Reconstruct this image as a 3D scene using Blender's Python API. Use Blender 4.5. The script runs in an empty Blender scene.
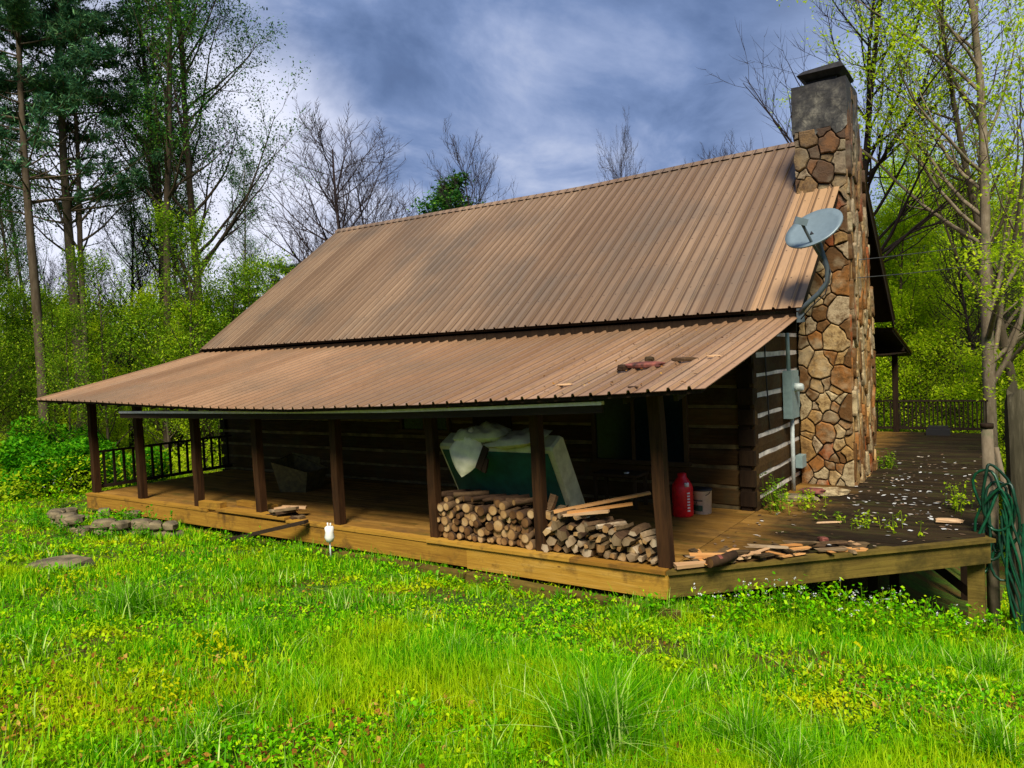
import bpy, math, random
import numpy as np
from mathutils import Vector, Matrix, Euler
R = math.radians
rnd = random.Random(7)
nr = np.random.RandomState(11)
scene = bpy.context.scene
col = scene.collection

# ------------------------------------------------------------------ helpers
class MB:
    def __init__(s): s.v = []; s.f = []; s.m = []; s.sm = []
    def add(s, vs, fs, mi=0, smooth=False):
        b = len(s.v); s.v.extend([tuple(p) for p in vs])
        for f in fs:
            s.f.append([b + i for i in f]); s.m.append(mi); s.sm.append(smooth)
    def box(s, lo, hi, mi=0, M=None):
        x0, y0, z0 = lo; x1, y1, z1 = hi
        vs = [(x0,y0,z0),(x1,y0,z0),(x1,y1,z0),(x0,y1,z0),(x0,y0,z1),(x1,y0,z1),(x1,y1,z1),(x0,y1,z1)]
        if M is not None: vs = [tuple(M @ Vector(p)) for p in vs]
        s.add(vs, [(0,3,2,1),(4,5,6,7),(0,1,5,4),(1,2,6,5),(2,3,7,6),(3,0,4,7)], mi)
    def cbox(s, c, size, rot=(0,0,0), mi=0):
        M = Matrix.Translation(c) @ Euler(rot).to_matrix().to_4x4()
        h = [q / 2 for q in size]
        s.box([-q for q in h], h, mi, M)
    def bar(s, a, b, w, h, mi=0):
        a = Vector(a); b = Vector(b); d = b - a; L = d.length; d.normalize()
        up = Vector((0,0,1)) if abs(d.z) < .95 else Vector((0,1,0))
        r = d.cross(up).normalized(); u = r.cross(d)
        M = Matrix((r, d, u)).transposed().to_4x4(); M.translation = a
        s.box((-w/2, 0, -h/2), (w/2, L, h/2), mi, M)
    def tube(s, pts, rad, n=6, mi=0, cap=True, capmi=None, smooth=True):
        pts = [Vector(p) for p in pts]
        if not hasattr(rad, '__len__'): rad = [rad] * len(pts)
        base = len(s.v); prev = None
        for i, p in enumerate(pts):
            d = (pts[min(i+1, len(pts)-1)] - pts[max(i-1, 0)])
            if d.length < 1e-9: d = Vector((0,0,1))
            d.normalize()
            if prev is None:
                ref = Vector((0,0,1)) if abs(d.z) < .9 else Vector((1,0,0))
                a = d.cross(ref).normalized()
            else:
                a = (prev - d * prev.dot(d))
                a = a.normalized() if a.length > 1e-6 else d.orthogonal().normalized()
            prev = a; b = d.cross(a)
            for k in range(n):
                t = 2 * math.pi * k / n
                q = p + (a * math.cos(t) + b * math.sin(t)) * rad[i]
                s.v.append((q.x, q.y, q.z))
        for i in range(len(pts) - 1):
            for k in range(n):
                k2 = (k + 1) % n
                s.f.append([base+i*n+k, base+i*n+k2, base+(i+1)*n+k2, base+(i+1)*n+k]); s.m.append(mi); s.sm.append(smooth)
        if cap:
            cm = mi if capmi is None else capmi
            s.f.append([base + k for k in range(n)][::-1]); s.m.append(cm); s.sm.append(False)
            e = base + (len(pts) - 1) * n
            s.f.append([e + k for k in range(n)]); s.m.append(cm); s.sm.append(False)
    def lathe(s, prof, n=20, c=(0,0,0), mi=0):
        base = len(s.v)
        for r_, z in prof:
            for k in range(n):
                t = 2*math.pi*k/n; s.v.append((c[0]+r_*math.cos(t), c[1]+r_*math.sin(t), c[2]+z))
        for i in range(len(prof)-1):
            for k in range(n):
                k2 = (k+1) % n
                s.f.append([base+i*n+k, base+i*n+k2, base+(i+1)*n+k2, base+(i+1)*n+k]); s.m.append(mi); s.sm.append(True)
    def build(s, name, mats, parent=None):
        me = bpy.data.meshes.new(name)
        me.from_pydata(s.v, [], s.f)
        if not isinstance(mats, (list, tuple)): mats = [mats]
        for m in mats: me.materials.append(m)
        me.polygons.foreach_set('material_index', s.m)
        me.polygons.foreach_set('use_smooth', s.sm)
        me.update()
        o = bpy.data.objects.new(name, me); col.objects.link(o)
        if parent: o.parent = parent
        return o

def np_mesh(name, V, F, mats, parent=None, smooth=False):
    """V (n,3) F (m,k) constant k"""
    me = bpy.data.meshes.new(name)
    k = F.shape[1]
    me.vertices.add(len(V)); me.vertices.foreach_set('co', V.astype(np.float32).ravel())
    me.loops.add(F.size); me.loops.foreach_set('vertex_index', F.astype(np.int32).ravel())
    me.polygons.add(len(F)); me.polygons.foreach_set('loop_start', np.arange(0, F.size, k, dtype=np.int32))
    me.polygons.foreach_set('loop_total', np.full(len(F), k, dtype=np.int32))
    me.update(calc_edges=True)
    if smooth: me.polygons.foreach_set('use_smooth', np.ones(len(F), dtype=bool))
    for m in (mats if isinstance(mats, (list, tuple)) else [mats]): me.materials.append(m)
    o = bpy.data.objects.new(name, me); col.objects.link(o)
    if parent: o.parent = parent
    return o

def tag(o, label=None, cat=None, group=None, kind=None):
    if label: o['label'] = label
    if cat: o['category'] = cat
    if group: o['group'] = group
    if kind: o['kind'] = kind
    return o
def empty(name, loc=(0,0,0), rz=0, label=None, cat=None, group=None):
    o = bpy.data.objects.new(name, None); col.objects.link(o)
    o.location = loc; o.rotation_euler = (0,0,rz); o.empty_display_size = .2
    return tag(o, label, cat, group)
def place(src, loc, rot=(0,0,0), sc=1, label=None, group=None):
    c = src.copy(); col.objects.link(c)
    c.location = loc; c.rotation_euler = rot
    c.scale = (sc,)*3 if not hasattr(sc, '__len__') else sc
    for ch in kids[src.name]:
        d = ch.copy(); col.objects.link(d); d.parent = c
    if label: c['label'] = label
    if group: c['group'] = group
    return c
kids = {}

# ------------------------------------------------------------------ materials
def mat(name):
    m = bpy.data.materials.new(name); m.use_nodes = True
    nt = m.node_tree; nt.nodes.clear()
    out = nt.nodes.new('ShaderNodeOutputMaterial')
    return m, nt, out
class N:
    def __init__(s, nt): s.nt = nt
    def n(s, typ, ins=None, **kw):
        x = s.nt.nodes.new(typ)
        for k, v in kw.items(): setattr(x, k, v)
        for k, v in (ins or {}).items():
            if hasattr(v, 'is_output'): s.nt.links.new(v, x.inputs[k])
            else: x.inputs[k].default_value = v
        return x
    def l(s, a, b): s.nt.links.new(a, b)
    def coord(s, scale=(1,1,1), kind='Object', rot=(0,0,0)):
        t = s.n('ShaderNodeTexCoord')
        m = s.n('ShaderNodeMapping', {'Scale': scale, 'Rotation': rot}); s.l(t.outputs[kind], m.inputs['Vector'])
        return m.outputs[0]
    def noise(s, vec, scale, detail=4, rough=.6):
        return s.n('ShaderNodeTexNoise', {'Vector': vec, 'Scale': scale, 'Detail': detail, 'Roughness': rough}).outputs['Fac']
    def ramp(s, fac, stops, interp='LINEAR'):
        r = s.n('ShaderNodeValToRGB', {'Fac': fac}); cr = r.color_ramp; cr.interpolation = interp
        while len(cr.elements) < len(stops): cr.elements.new(.5)
        for e, (p, c) in zip(cr.elements, stops):
            e.position = p; e.color = (*c, 1) if len(c) == 3 else c
        return r.outputs['Color']
    def mix(s, fac, a, b, mode='MIX'):
        x = s.n('ShaderNodeMix', data_type='RGBA', blend_type=mode)
        for i, v in ((0, fac), (6, a), (7, b)):
            if hasattr(v, 'is_output'): s.l(v, x.inputs[i])
            else: x.inputs[i].default_value = v if i == 0 else ((*v, 1) if len(v) == 3 else v)
        return x.outputs[2]
    def bump(s, h, strength=.3, dist=.01):
        return s.n('ShaderNodeBump', {'Height': h, 'Strength': strength, 'Distance': dist}).outputs[0]
    def island(s): return s.n('ShaderNodeNewGeometry').outputs['Random Per Island']
    def objrand(s): return s.n('ShaderNodeObjectInfo').outputs['Random']
    def math(s, op, a, b=0.0, c=0.0):
        x = s.n('ShaderNodeMath', operation=op)
        for i, v in enumerate((a, b, c)):
            if hasattr(v, 'is_output'): s.l(v, x.inputs[i])
            else: x.inputs[i].default_value = v
        return x.outputs[0]
    def pbr(s, out, color, rough=.7, normal=None, metal=0, spec=.5):
        p = s.n('ShaderNodeBsdfPrincipled', {'Roughness': rough, 'Metallic': metal, 'Specular IOR Level': spec})
        if hasattr(color, 'is_output'): s.l(color, p.inputs['Base Color'])
        else: p.inputs['Base Color'].default_value = (*color, 1)
        if normal is not None: s.l(normal, p.inputs['Normal'])
        s.l(p.outputs[0], out.inputs[0]); return p

def wood_mat(name, stops, grain=(1, 22, 22), rough=.75, isl=True, bump=.4, stain=None, spec=.12, rw=.25, knots=False, rings=False):
    m, nt, out = mat(name); g = N(nt)
    v = g.coord(grain); f = g.noise(v, 1.6, 6, .65)
    f2 = g.noise(g.coord((1,1,1)), 1.3, 3)
    mixed = g.math('ADD', g.math('MULTIPLY', f, .55), g.math('MULTIPLY', f2, .25))
    rn = g.island() if isl else g.objrand()
    mixed = g.math('ADD', mixed, g.math('MULTIPLY', g.math('SUBTRACT', rn, .5), rw)); mixed = g.math('ADD', mixed, .125)
    c = g.ramp(mixed, stops)
    if stain:
        sc, lo, hi, scol = stain
        mk = g.ramp(g.noise(g.coord((1,1,1)), sc, 5, .7), [(lo, (0,0,0)), (hi, (1,1,1))])
        c = g.mix(mk, c, scol)
    if knots:
        vo = g.n('ShaderNodeTexVoronoi', {'Vector': g.coord((1,.01,2.6)), 'Scale': 1.7})
        kk = g.ramp(vo.outputs['Distance'], [(.035,(.85,)*3),(.07,(0,0,0))]); c = g.mix(kk, c, (.06,.022,.006))
    if rings:
        t = g.n('ShaderNodeTexCoord'); sp = g.n('ShaderNodeSeparateXYZ', {0: t.outputs['Object']})
        rr = g.math('SQRT', g.math('ADD', g.math('MULTIPLY', sp.outputs[0], sp.outputs[0]), g.math('MULTIPLY', sp.outputs[2], sp.outputs[2])))
        sw = g.math('SINE', g.math('MULTIPLY', g.math('ADD', rr, g.math('MULTIPLY', f2, .01)), 900.0))
        rim = g.ramp(g.math('MULTIPLY', rr, 18.0), [(.0,(.45,)*3),(.18,(0,0,0)),(.72,(0,0,0)),(.88,(.75,)*3)])
        c = g.mix(g.math('MAXIMUM', rim, g.math('MULTIPLY', g.math('ADD', sw, 1.0), .16)), c, (.07,.03,.012))
    g.pbr(out, c, rough, g.bump(f, bump, .01), spec=spec); return m
def flat_mat(name, c, rough=.5, metal=0, var=.12, scale=12, spec=.5):
    m, nt, out = mat(name); g = N(nt)
    f = g.noise(g.coord(), scale, 4)
    c2 = tuple(max(0, q * (1 - var * 2)) for q in c); c3 = tuple(min(1, q * (1 + var)) for q in c)
    g.pbr(out, g.ramp(f, [(.3, c2), (.7, c3)]), rough, g.bump(f, .1, .003), metal, spec); return m
def leaf_mat(name, stops, trans=.4, posvar=None, gloss=.006):
    m, nt, out = mat(name); g = N(nt)
    c = g.ramp(g.island(), stops)
    if posvar:
        sc, lo, hi, pc, amt = posvar
        mk = g.ramp(g.noise(g.coord((1,1,1)), sc, 4, .6), [(lo, (0,0,0)), (hi, (amt,)*3)])
        c = g.mix(mk, c, pc)
    d = g.n('ShaderNodeBsdfDiffuse', {'Color': c}); t = g.n('ShaderNodeBsdfTranslucent', {'Color': c})
    gl = g.n('ShaderNodeBsdfGlossy', {'Roughness': .5, 'Color': (.7,.7,.5,1)})
    x = g.n('ShaderNodeMixShader', {0: trans, 1: d.outputs[0], 2: t.outputs[0]})
    y = g.n('ShaderNodeMixShader', {0: gloss, 1: x.outputs[0], 2: gl.outputs[0]})
    g.l(y.outputs[0], out.inputs[0]); return m

def roof_mat(name, a, b, c, grey, gl=.42, RIBPH=0.):
    m, nt, out = mat(name); g = N(nt)
    streak = g.noise(g.coord((2.2, .12, .12)), 2.0, 6, .62)
    blot = g.noise(g.coord((1,1,1)), .55, 4, .6)
    fine = g.noise(g.coord((3,.6,.6)), 9, 4, .7)
    # one tone per panel of about 0.92 m
    t = g.n('ShaderNodeTexCoord'); sx = g.n('ShaderNodeSeparateXYZ', {0: t.outputs['Object']})
    pan = g.math('FLOOR', g.math('DIVIDE', sx.outputs[0], .92))
    wn = g.n('ShaderNodeTexWhiteNoise', {'W': pan}, noise_dimensions='1D').outputs['Value']
    base = g.ramp(g.math('ADD', g.math('MULTIPLY', streak, .7), g.math('MULTIPLY', wn, .3)), [(.25, a), (.5, b), (.75, c)])
    mk = g.ramp(g.math('ADD', g.math('MULTIPLY', blot, .65), g.math('MULTIPLY', streak, .35)), [(.46, (0,0,0)), (.64, (.75,)*3)])
    base = g.mix(mk, base, grey)
    base = g.mix(g.ramp(fine, [(.5, (0,0,0)), (.85, (.35,)*3)]), base, (.10,.055,.03))
    ph = g.math('FRACT', g.math('DIVIDE', g.math('ADD', sx.outputs[0], RIBPH-.012), .23))
    ln = g.ramp(ph, [(0.0,(.25,)*3),(.04,(.9,)*3),(.10,(.0,)*3),(.19,(.0,)*3),(.23,(1,)*3),(.33,(.9,)*3),(.42,(0,0,0)),(.97,(.0,)*3),(1.0,(.25,)*3)])
    base = g.mix(g.math('MULTIPLY', ln, g.math('ADD', g.math('MULTIPLY', streak, .9), .4)), base, (.055,.028,.014))
    fy = g.math('ABSOLUTE', g.math('SUBTRACT', g.math('FRACT', g.math('MULTIPLY', sx.outputs[1], 1.45)), .5))
    fx = g.math('ABSOLUTE', g.math('SUBTRACT', ph, .50)); dot = g.math('MULTIPLY', g.math('LESS_THAN', fy, .016), g.math('LESS_THAN', fx, .055))
    base = g.mix(g.math('MULTIPLY', dot, .8), base, (.04,.025,.015))
    g.pbr(out, base, gl, g.bump(g.noise(g.coord(), 7, 3), .08, .01), 0, .4); return m

M = {}
M['roof_low'] = roof_mat('roof_low', (.25,.14,.072), (.37,.215,.115), (.48,.295,.165), (.23,.16,.10), .32)
M['roof_main'] = roof_mat('roof_main', (.15,.092,.052), (.235,.15,.088), (.33,.22,.132), (.12,.095,.070), .5, -.05)
M['roof_new'] = roof_mat('roof_new', (.30,.175,.085), (.37,.22,.11), (.42,.255,.13), (.30,.19,.11), .45, -.05)
M['log'] = wood_mat('log', [(.2,(.010,.006,.002)),(.45,(.038,.02,.007)),(.7,(.10,.055,.018)),(.9,(.16,.095,.035))], (1.2,14,14), stain=(2.2,.5,.75,(.055,.05,.022)))
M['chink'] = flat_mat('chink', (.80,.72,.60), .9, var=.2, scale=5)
M['chink_shade'] = flat_mat('chink_shade', (.16,.115,.045), .9, var=.3, scale=5)  # same chinking under the porch roofs, with their shade put into its colour
M['dark'] = wood_mat('dark', [(.2,(.007,.004,.002)),(.5,(.018,.010,.005)),(.85,(.045,.026,.012))], (14,14,1.5))
M['darkbeam'] = wood_mat('darkbeam', [(.2,(.010,.007,.005)),(.5,(.028,.018,.011)),(.85,(.055,.036,.022))], (1.2,14,14))
M['post'] = wood_mat('post', [(.2,(.007,.004,.0015)),(.45,(.022,.010,.004)),(.65,(.06,.026,.009)),(.85,(.14,.075,.03)),(1,(.3,.2,.1))], (16,16,1.4))
M['rail'] = wood_mat('rail', [(.2,(.010,.007,.005)),(.6,(.028,.018,.011)),(.9,(.055,.036,.022))], (9,9,9))
M['rim'] = wood_mat('rim', [(.2,(.20,.085,.010)),(.45,(.27,.13,.018)),(.7,(.42,.225,.03)),(.95,(.54,.34,.09))], (1.0,16,16), rw=.4, bump=.8, knots=True, stain=(2.6,.52,.72,(.10,.05,.015)))
M['beam_mossy'] = wood_mat('beam_mossy', [(.2,(.035,.022,.006)),(.45,(.10,.066,.014)),(.7,(.20,.14,.026)),(.95,(.33,.25,.065))], (.9,.9,16), bump=.8, stain=(2.4,.46,.68,(.055,.042,.010)))
M['plank'] = wood_mat('plank', [(.2,(.10,.045,.008)),(.45,(.24,.12,.022)),(.7,(.36,.19,.042)),(.95,(.44,.27,.08))], (1.0,16,16), stain=(.9,.5,.72,(.07,.04,.02)))
M['plank_wet'] = wood_mat('plank_wet', [(.2,(.010,.006,.003)),(.45,(.022,.014,.006)),(.7,(.042,.026,.011)),(.95,(.07,.046,.02))], (1.0,16,16), rough=.8, stain=(1.2,.52,.72,(.045,.052,.012)), spec=.12)
M['pale_wood'] = wood_mat('pale_wood', [(.2,(.30,.16,.07)),(.5,(.50,.30,.15)),(.8,(.62,.44,.26))], (2,16,16), isl=False)
M['orange_wood'] = wood_mat('orange_wood', [(.2,(.34,.13,.03)),(.5,(.52,.24,.07)),(.8,(.66,.38,.16))], (2,16,16), isl=False)
M['bark'] = wood_mat('bark', [(.2,(.018,.010,.006)),(.5,(.055,.03,.016)),(.8,(.14,.085,.04))], (9,9,2), rough=.9, isl=False, bump=1, rw=.4)
M['logend'] = wood_mat('logend', [(.2,(.05,.022,.008)),(.45,(.20,.10,.035)),(.7,(.44,.26,.10)),(.95,(.62,.45,.24))], (6,6,6), rough=.85, isl=False, rw=.55, rings=True)
M['greywood'] = wood_mat('greywood', [(.2,(.04,.025,.012)),(.5,(.13,.085,.04)),(.75,(.30,.21,.12)),(.95,(.5,.4,.27))], (3,10,10), rough=.85, isl=False, bump=.8, rw=.6)
M['metal_trim'] = flat_mat('metal_trim', (.93,.78,.80), .5, .0)
M['meter'] = flat_mat('meter', (.26,.36,.34), .5, .1, var=.1)
M['pvc'] = flat_mat('pvc', (.55,.60,.55), .5, var=.15)
M['dish'] = flat_mat('dish', (.17,.225,.25), .4, .1, var=.06)
M['dish_dark'] = flat_mat('dish_dark', (.09,.115,.125), .5, .2)
M['black'] = flat_mat('black', (.015,.014,.015), .6)
M['soot'] = flat_mat('soot', (.02,.018,.02), .8, .2, var=.4)
M['glass'] = flat_mat('glass', (.003,.012,.016), .2, var=.2, spec=.22)
M['frame'] = wood_mat('frame', [(.2,(.03,.018,.008)),(.6,(.08,.05,.022)),(.9,(.12,.075,.04))], (10,10,4))
M['green_cloth'] = flat_mat('green_cloth', (.008,.085,.05), .85, var=.3, scale=3)
M['cream'] = flat_mat('cream', (.58,.56,.33), .85, var=.15, scale=6)
M['pillow'] = flat_mat('pillow', (.60,.58,.32), .85, var=.14, scale=5)
M['pillow_white'] = flat_mat('pillow_white', (.78,.72,.48), .85, var=.12, scale=5)
M['red'] = flat_mat('red', (.80,.008,.015), .4, var=.15)
M['white'] = flat_mat('white', (.88,.86,.80), .4, var=.06)
M['dkgreen'] = flat_mat('dkgreen', (.015,.05,.03), .6)
M['hose'] = flat_mat('hose', (.002,.040,.018), .45, var=.3)
M['hose_light'] = flat_mat('hose_light', (.004,.075,.03), .4, var=.3)
M['tan_bin'] = flat_mat('tan_bin', (.13,.10,.03), .75, var=.3)
M['rust_red'] = flat_mat('rust_red', (.17,.045,.028), .8, var=.5)
M['stone_grey'] = flat_mat('stone_grey', (.19,.145,.075), .9, var=.45, scale=4)
M['cable'] = flat_mat('cable', (.03,.03,.03), .6)
M['petal'] = leaf_mat('petal', [(0,(.75,.75,.72)),(1,(.85,.85,.85))])

M['snagbark'] = wood_mat('snagbark', [(.2,(.02,.018,.010)),(.5,(.07,.06,.035)),(.8,(.20,.17,.11))], (14,14,2), rough=.95, isl=False, bump=1)
def stone_mat():
    m, nt, out = mat('chimney_stone'); g = N(nt)
    c = g.ramp(g.island(), [(0,(.14,.065,.02)),(.12,(.42,.24,.08)),(.26,(.52,.35,.15)),(.38,(.34,.14,.035)),(.50,(.56,.44,.24)),(.62,(.46,.27,.09)),(.74,(.19,.09,.03)),(.82,(.36,.085,.018)),(.90,(.52,.40,.24))], 'CONSTANT')
    f = g.noise(g.coord((1,1,1)), 6.5, 9, .78)
    c = g.mix(g.ramp(f, [(.34,(0,0,0)),(.48,(.3,)*3),(.62,(.95,)*3)]), c, (.11,.055,.018))
    f2 = g.noise(g.coord((1,1,1)), 2.4, 3)
    c = g.mix(g.ramp(f2, [(.52,(0,0,0)),(.7,(.5,)*3)]), c, (.56,.46,.28))
    t = g.n('ShaderNodeTexCoord'); sz = g.n('ShaderNodeSeparateXYZ', {0: t.outputs['Object']}).outputs[2]
    # soot and weathering on the stones above the roof
    k = g.n('ShaderNodeMapRange', {'Value': sz, 'From Min': 3.6, 'From Max': 7.0}).outputs[0]
    k = g.math('MULTIPLY', k, g.math('ADD', f2, .25))
    c = g.mix(k, c, (.055,.05,.05))
    g.pbr(out, c, .85, g.bump(f, 1.0, .04), spec=.15); return m
M['stone'] = stone_mat()
def mortar_mat():
    m, nt, out = mat('mortar'); g = N(nt)
    f = g.noise(g.coord((1,1,1)), 2.6, 6, .65)
    g.pbr(out, g.ramp(f, [(.3,(.010,.007,.005)),(.6,(.03,.02,.013)),(.8,(.06,.045,.03))]), .95, g.bump(f, .6, .02)); return m
M['mortar'] = mortar_mat()
def parge_mat():
    m, nt, out = mat('parge'); g = N(nt)
    f = g.noise(g.coord((1,1,.8)), 4.2, 8, .72)
    f2 = g.noise(g.coord((1,1,1)), 1.7, 4, .6)
    c = g.ramp(f, [(.38,(.016,.016,.017)),(.52,(.075,.07,.06)),(.66,(.24,.22,.17))])
    vo = g.n('ShaderNodeTexVoronoi', {'Vector': g.coord((1,1,1.5)), 'Scale': 3.1}, feature='DISTANCE_TO_EDGE').outputs['Distance']
    c = g.mix(g.ramp(g.math('ADD', vo, g.math('MULTIPLY', f, .04)), [(.02,(.75,)*3),(.06,(0,0,0))]), c, (.02,.02,.02))
    t = g.n('ShaderNodeTexCoord'); sz = g.n('ShaderNodeSeparateXYZ', {0: t.outputs['Object']}).outputs[2]
    k = g.n('ShaderNodeMapRange', {'Value': g.math('ADD', sz, g.math('MULTIPLY', f2, .9)), 'From Min': 7.0, 'From Max': 7.75}).outputs[0]
    c = g.mix(k, c, (.016,.015,.018))
    g.pbr(out, c, .9, g.bump(f, .7, .03)); return m
M['parge'] = parge_mat()

def ground_mat():
    m, nt, out = mat('ground'); g = N(nt)
    v = g.coord((1,1,1))
    f = g.noise(v, 1.1, 6, .65); f2 = g.noise(v, 9, 5, .7)
    c = g.ramp(f2, [(.3,(.025,.035,.008)),(.5,(.06,.12,.012)),(.7,(.12,.20,.02))])
    c = g.mix(g.ramp(f, [(.42,(0,0,0)),(.6,(.85,)*3)]), c, (.12,.055,.015))
    g.pbr(out, c, .95, g.bump(f2, .8, .05), spec=.15); return m
M['ground'] = ground_mat()
M['grass'] = leaf_mat('grass', [(0,(.03,.18,.001)),(.35,(.09,.40,.001)),(.7,(.22,.60,.002)),(1,(.58,.80,.02))], .45, posvar=(.55,.48,.68,(.55,.66,.003),.85))
M['tuftleaf'] = leaf_mat('tuftleaf', [(0,(.05,.20,.001)),(.4,(.11,.39,.002)),(.8,(.26,.60,.004)),(1,(.70,.82,.25))], .4)
M['weed'] = leaf_mat('weed', [(0,(.04,.20,.001)),(.4,(.12,.46,.001)),(.75,(.27,.64,.002)),(1,(.60,.78,.008))], .4, posvar=(.7,.47,.66,(.66,.60,.003),.8))
M['deadleaf'] = leaf_mat('deadleaf', [(0,(.07,.025,.006)),(.4,(.20,.07,.012)),(.75,(.42,.20,.03)),(1,(.60,.40,.10))], .2)
M['litter'] = leaf_mat('litter', [(0,(.06,.035,.02)),(.5,(.16,.10,.06)),(.8,(.36,.28,.20)),(1,(.72,.68,.62))], .1)
M['lf_dark'] = leaf_mat('lf_dark', [(0,(.02,.08,.02)),(.5,(.05,.18,.03)),(.85,(.11,.28,.03)),(1,(.22,.40,.04))], .35)
M['lf_pine'] = leaf_mat('lf_pine', [(0,(.025,.09,.045)),(.6,(.065,.19,.085)),(1,(.18,.33,.12))], .25)
M['lf_yellow'] = leaf_mat('lf_yellow', trans=.6, stops=[(0,(.20,.36,.006)),(.4,(.44,.64,.010)),(.8,(.62,.78,.015)),(1,(.78,.86,.05))])
M['lf_mid'] = leaf_mat('lf_mid', [(0,(.07,.17,.008)),(.5,(.17,.33,.010)),(.85,(.33,.50,.015)),(1,(.48,.56,.04))], .45)
M['lf_bush'] = leaf_mat('lf_bush', [(0,(.022,.13,.003)),(.5,(.055,.28,.004)),(1,(.18,.46,.01))], .4)
M['tbark'] = wood_mat('tbark', [(.2,(.025,.018,.010)),(.5,(.075,.055,.034)),(.8,(.17,.135,.09))], (7,7,1.6), rough=.95, isl=False, bump=1)
M['tbark_pale'] = wood_mat('tbark_pale', [(.2,(.06,.045,.025)),(.5,(.20,.155,.10)),(.8,(.46,.39,.28))], (6,6,2.2), rough=.95, isl=False, bump=1, stain=(2.5,.55,.7,(.09,.10,.05)))
M['tbark_bare'] = wood_mat('tbark_bare', [(.2,(.015,.010,.010)),(.5,(.035,.025,.024)),(.8,(.07,.05,.05))], (7,7,1.6), rough=.95, isl=False)

# ------------------------------------------------------------------ terrain
def sm(t): t = np.clip(t, 0, 1); return t*t*(3-2*t)
def gz(X, Y):
    X = np.asarray(X, float); Y = np.asarray(Y, float)
    z = -.42 + .165*np.clip(-Y-.3, 0, 14)
    z = z - sm((X-1)/3.5)*.2*np.clip(Y+1, 0, 17)
    z = z - .08*np.clip(Y-10, 0, 14)*(1-sm((X-1)/3.5)) - .03*np.clip(-13-X, 0, 30)
    Rr = np.hypot(X-2, Y-2)
    z = z + sm((Rr-32)/70)*(9+4*sm((X+5)/20))
    z = z + .03*np.sin(X*1.7+Y*.6)*np.cos(Y*1.3-.4*X) * np.clip((Rr)/6, 0, 1)
    return z
def axis(lo, hi, c, n):
    t = np.linspace(-1, 1, n); s = np.sign(t)*np.abs(t)**2.4
    return np.where(s < 0, c + s*(c-lo), c + s*(hi-c))
gx = axis(-420, 420, 0, 261); gy = axis(-300, 520, -1, 261)
GX, GY = np.meshgrid(gx, gy)
GV = np.stack([GX.ravel(), GY.ravel(), gz(GX, GY).ravel()], 1)
ii, jj = np.meshgrid(np.arange(260), np.arange(260)); a = (jj*261+ii).ravel()
tag(np_mesh('ground', GV, np.stack([a, a+1, a+262, a+261], 1), M['ground'], smooth=True), kind='structure')

# ------------------------------------------------------------------ the cabin
WY, XR, XL = 3.474, 1.706, -11.93
cabin = empty('log_cabin', (-5.1, 8.0, 0), label='dark log cabin with brown ribbed metal roof, wide front porch and field stone chimney', cat='house')
OFF = Vector((-5.1, 8.0, 0))
def part(mb, name, mats, parent=None):
    """build a mesh given in world coordinates as a child of the cabin"""
    o = mb.build(name, mats, parent or cabin)
    if parent is None: o.matrix_parent_inverse = Matrix.Translation(-OFF)
    return o
EX = [-12.21,-9.71,-7.77,-5.7,-3.95,-1.35,1.29,2.49]; EZ = [2.08,2.03,1.97,1.92,1.91,1.98,2.09,2.15]
TX = [-12.24,-7.17,-2.87,.65,2.49]; TZ = [3.01,2.94,2.91,2.92,2.98]
RX = [-12.21,-7.8,-3.7,-.65,2.5]; RZ = [6.70,6.66,6.61,6.68,6.71]
def low_pt(x, s):
    ze = np.interp(x, EX, EZ); zt = np.interp(x, TX, TZ)
    return (-.81 + s*4.03, ze + s*(zt-ze) - .02*math.sin(math.pi*s))
def main_pt(x, s):
    zr = np.interp(x, RX, RZ)
    return (3.12 + s*4.91, 3.10 + s*(zr-3.10))
def back_pt(x, s):
    y, z = main_pt(x, s); return (16.06 - y, z)
def backlow_pt(x, s): return (16.87 - s*3.9, 2.20 + s*.72)
PITCH = .23
def rib_sheet(x0, x1, fn, s0=0., s1=1., ns=6, phase=0., mirror=False):
    mb = MB(); xs = []
    k = math.floor((x0-phase)/PITCH); x = phase + k*PITCH
    while x < x1:
        for dx, h in ((0,0),(.010,.032),(.038,.032),(.050,0),(.135,0)):
            if x0 <= x+dx <= x1: xs.append((x+dx, h))
        x += PITCH
    xs = [(x0, 0.)] + xs + [(x1, 0.)]
    for lay in (0, 1):
        base = len(mb.v)
        for (x, h) in xs:
            for j in range(ns+1):
                s = s0 + (s1-s0)*j/ns
                y, z = fn(x, s); y2, z2 = fn(x, s+.01)
                d = Vector((0, y2-y, z2-z)).normalized(); n = Vector((0, -d.z, d.y))
                if n.z < 0: n = -n
                hh = h if lay == 0 else h-.006
                mb.v.append((x, y+n.y*hh, z+n.z*hh))
        m = ns+1
        for i in range(len(xs)-1):
            for j in range(ns):
                q = [base+i*m+j, base+(i+1)*m+j, base+(i+1)*m+j+1, base+i*m+j+1]
                mb.f.append(q if lay == 0 else q[::-1]); mb.m.append(0); mb.sm.append(False)
    return mb
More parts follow.
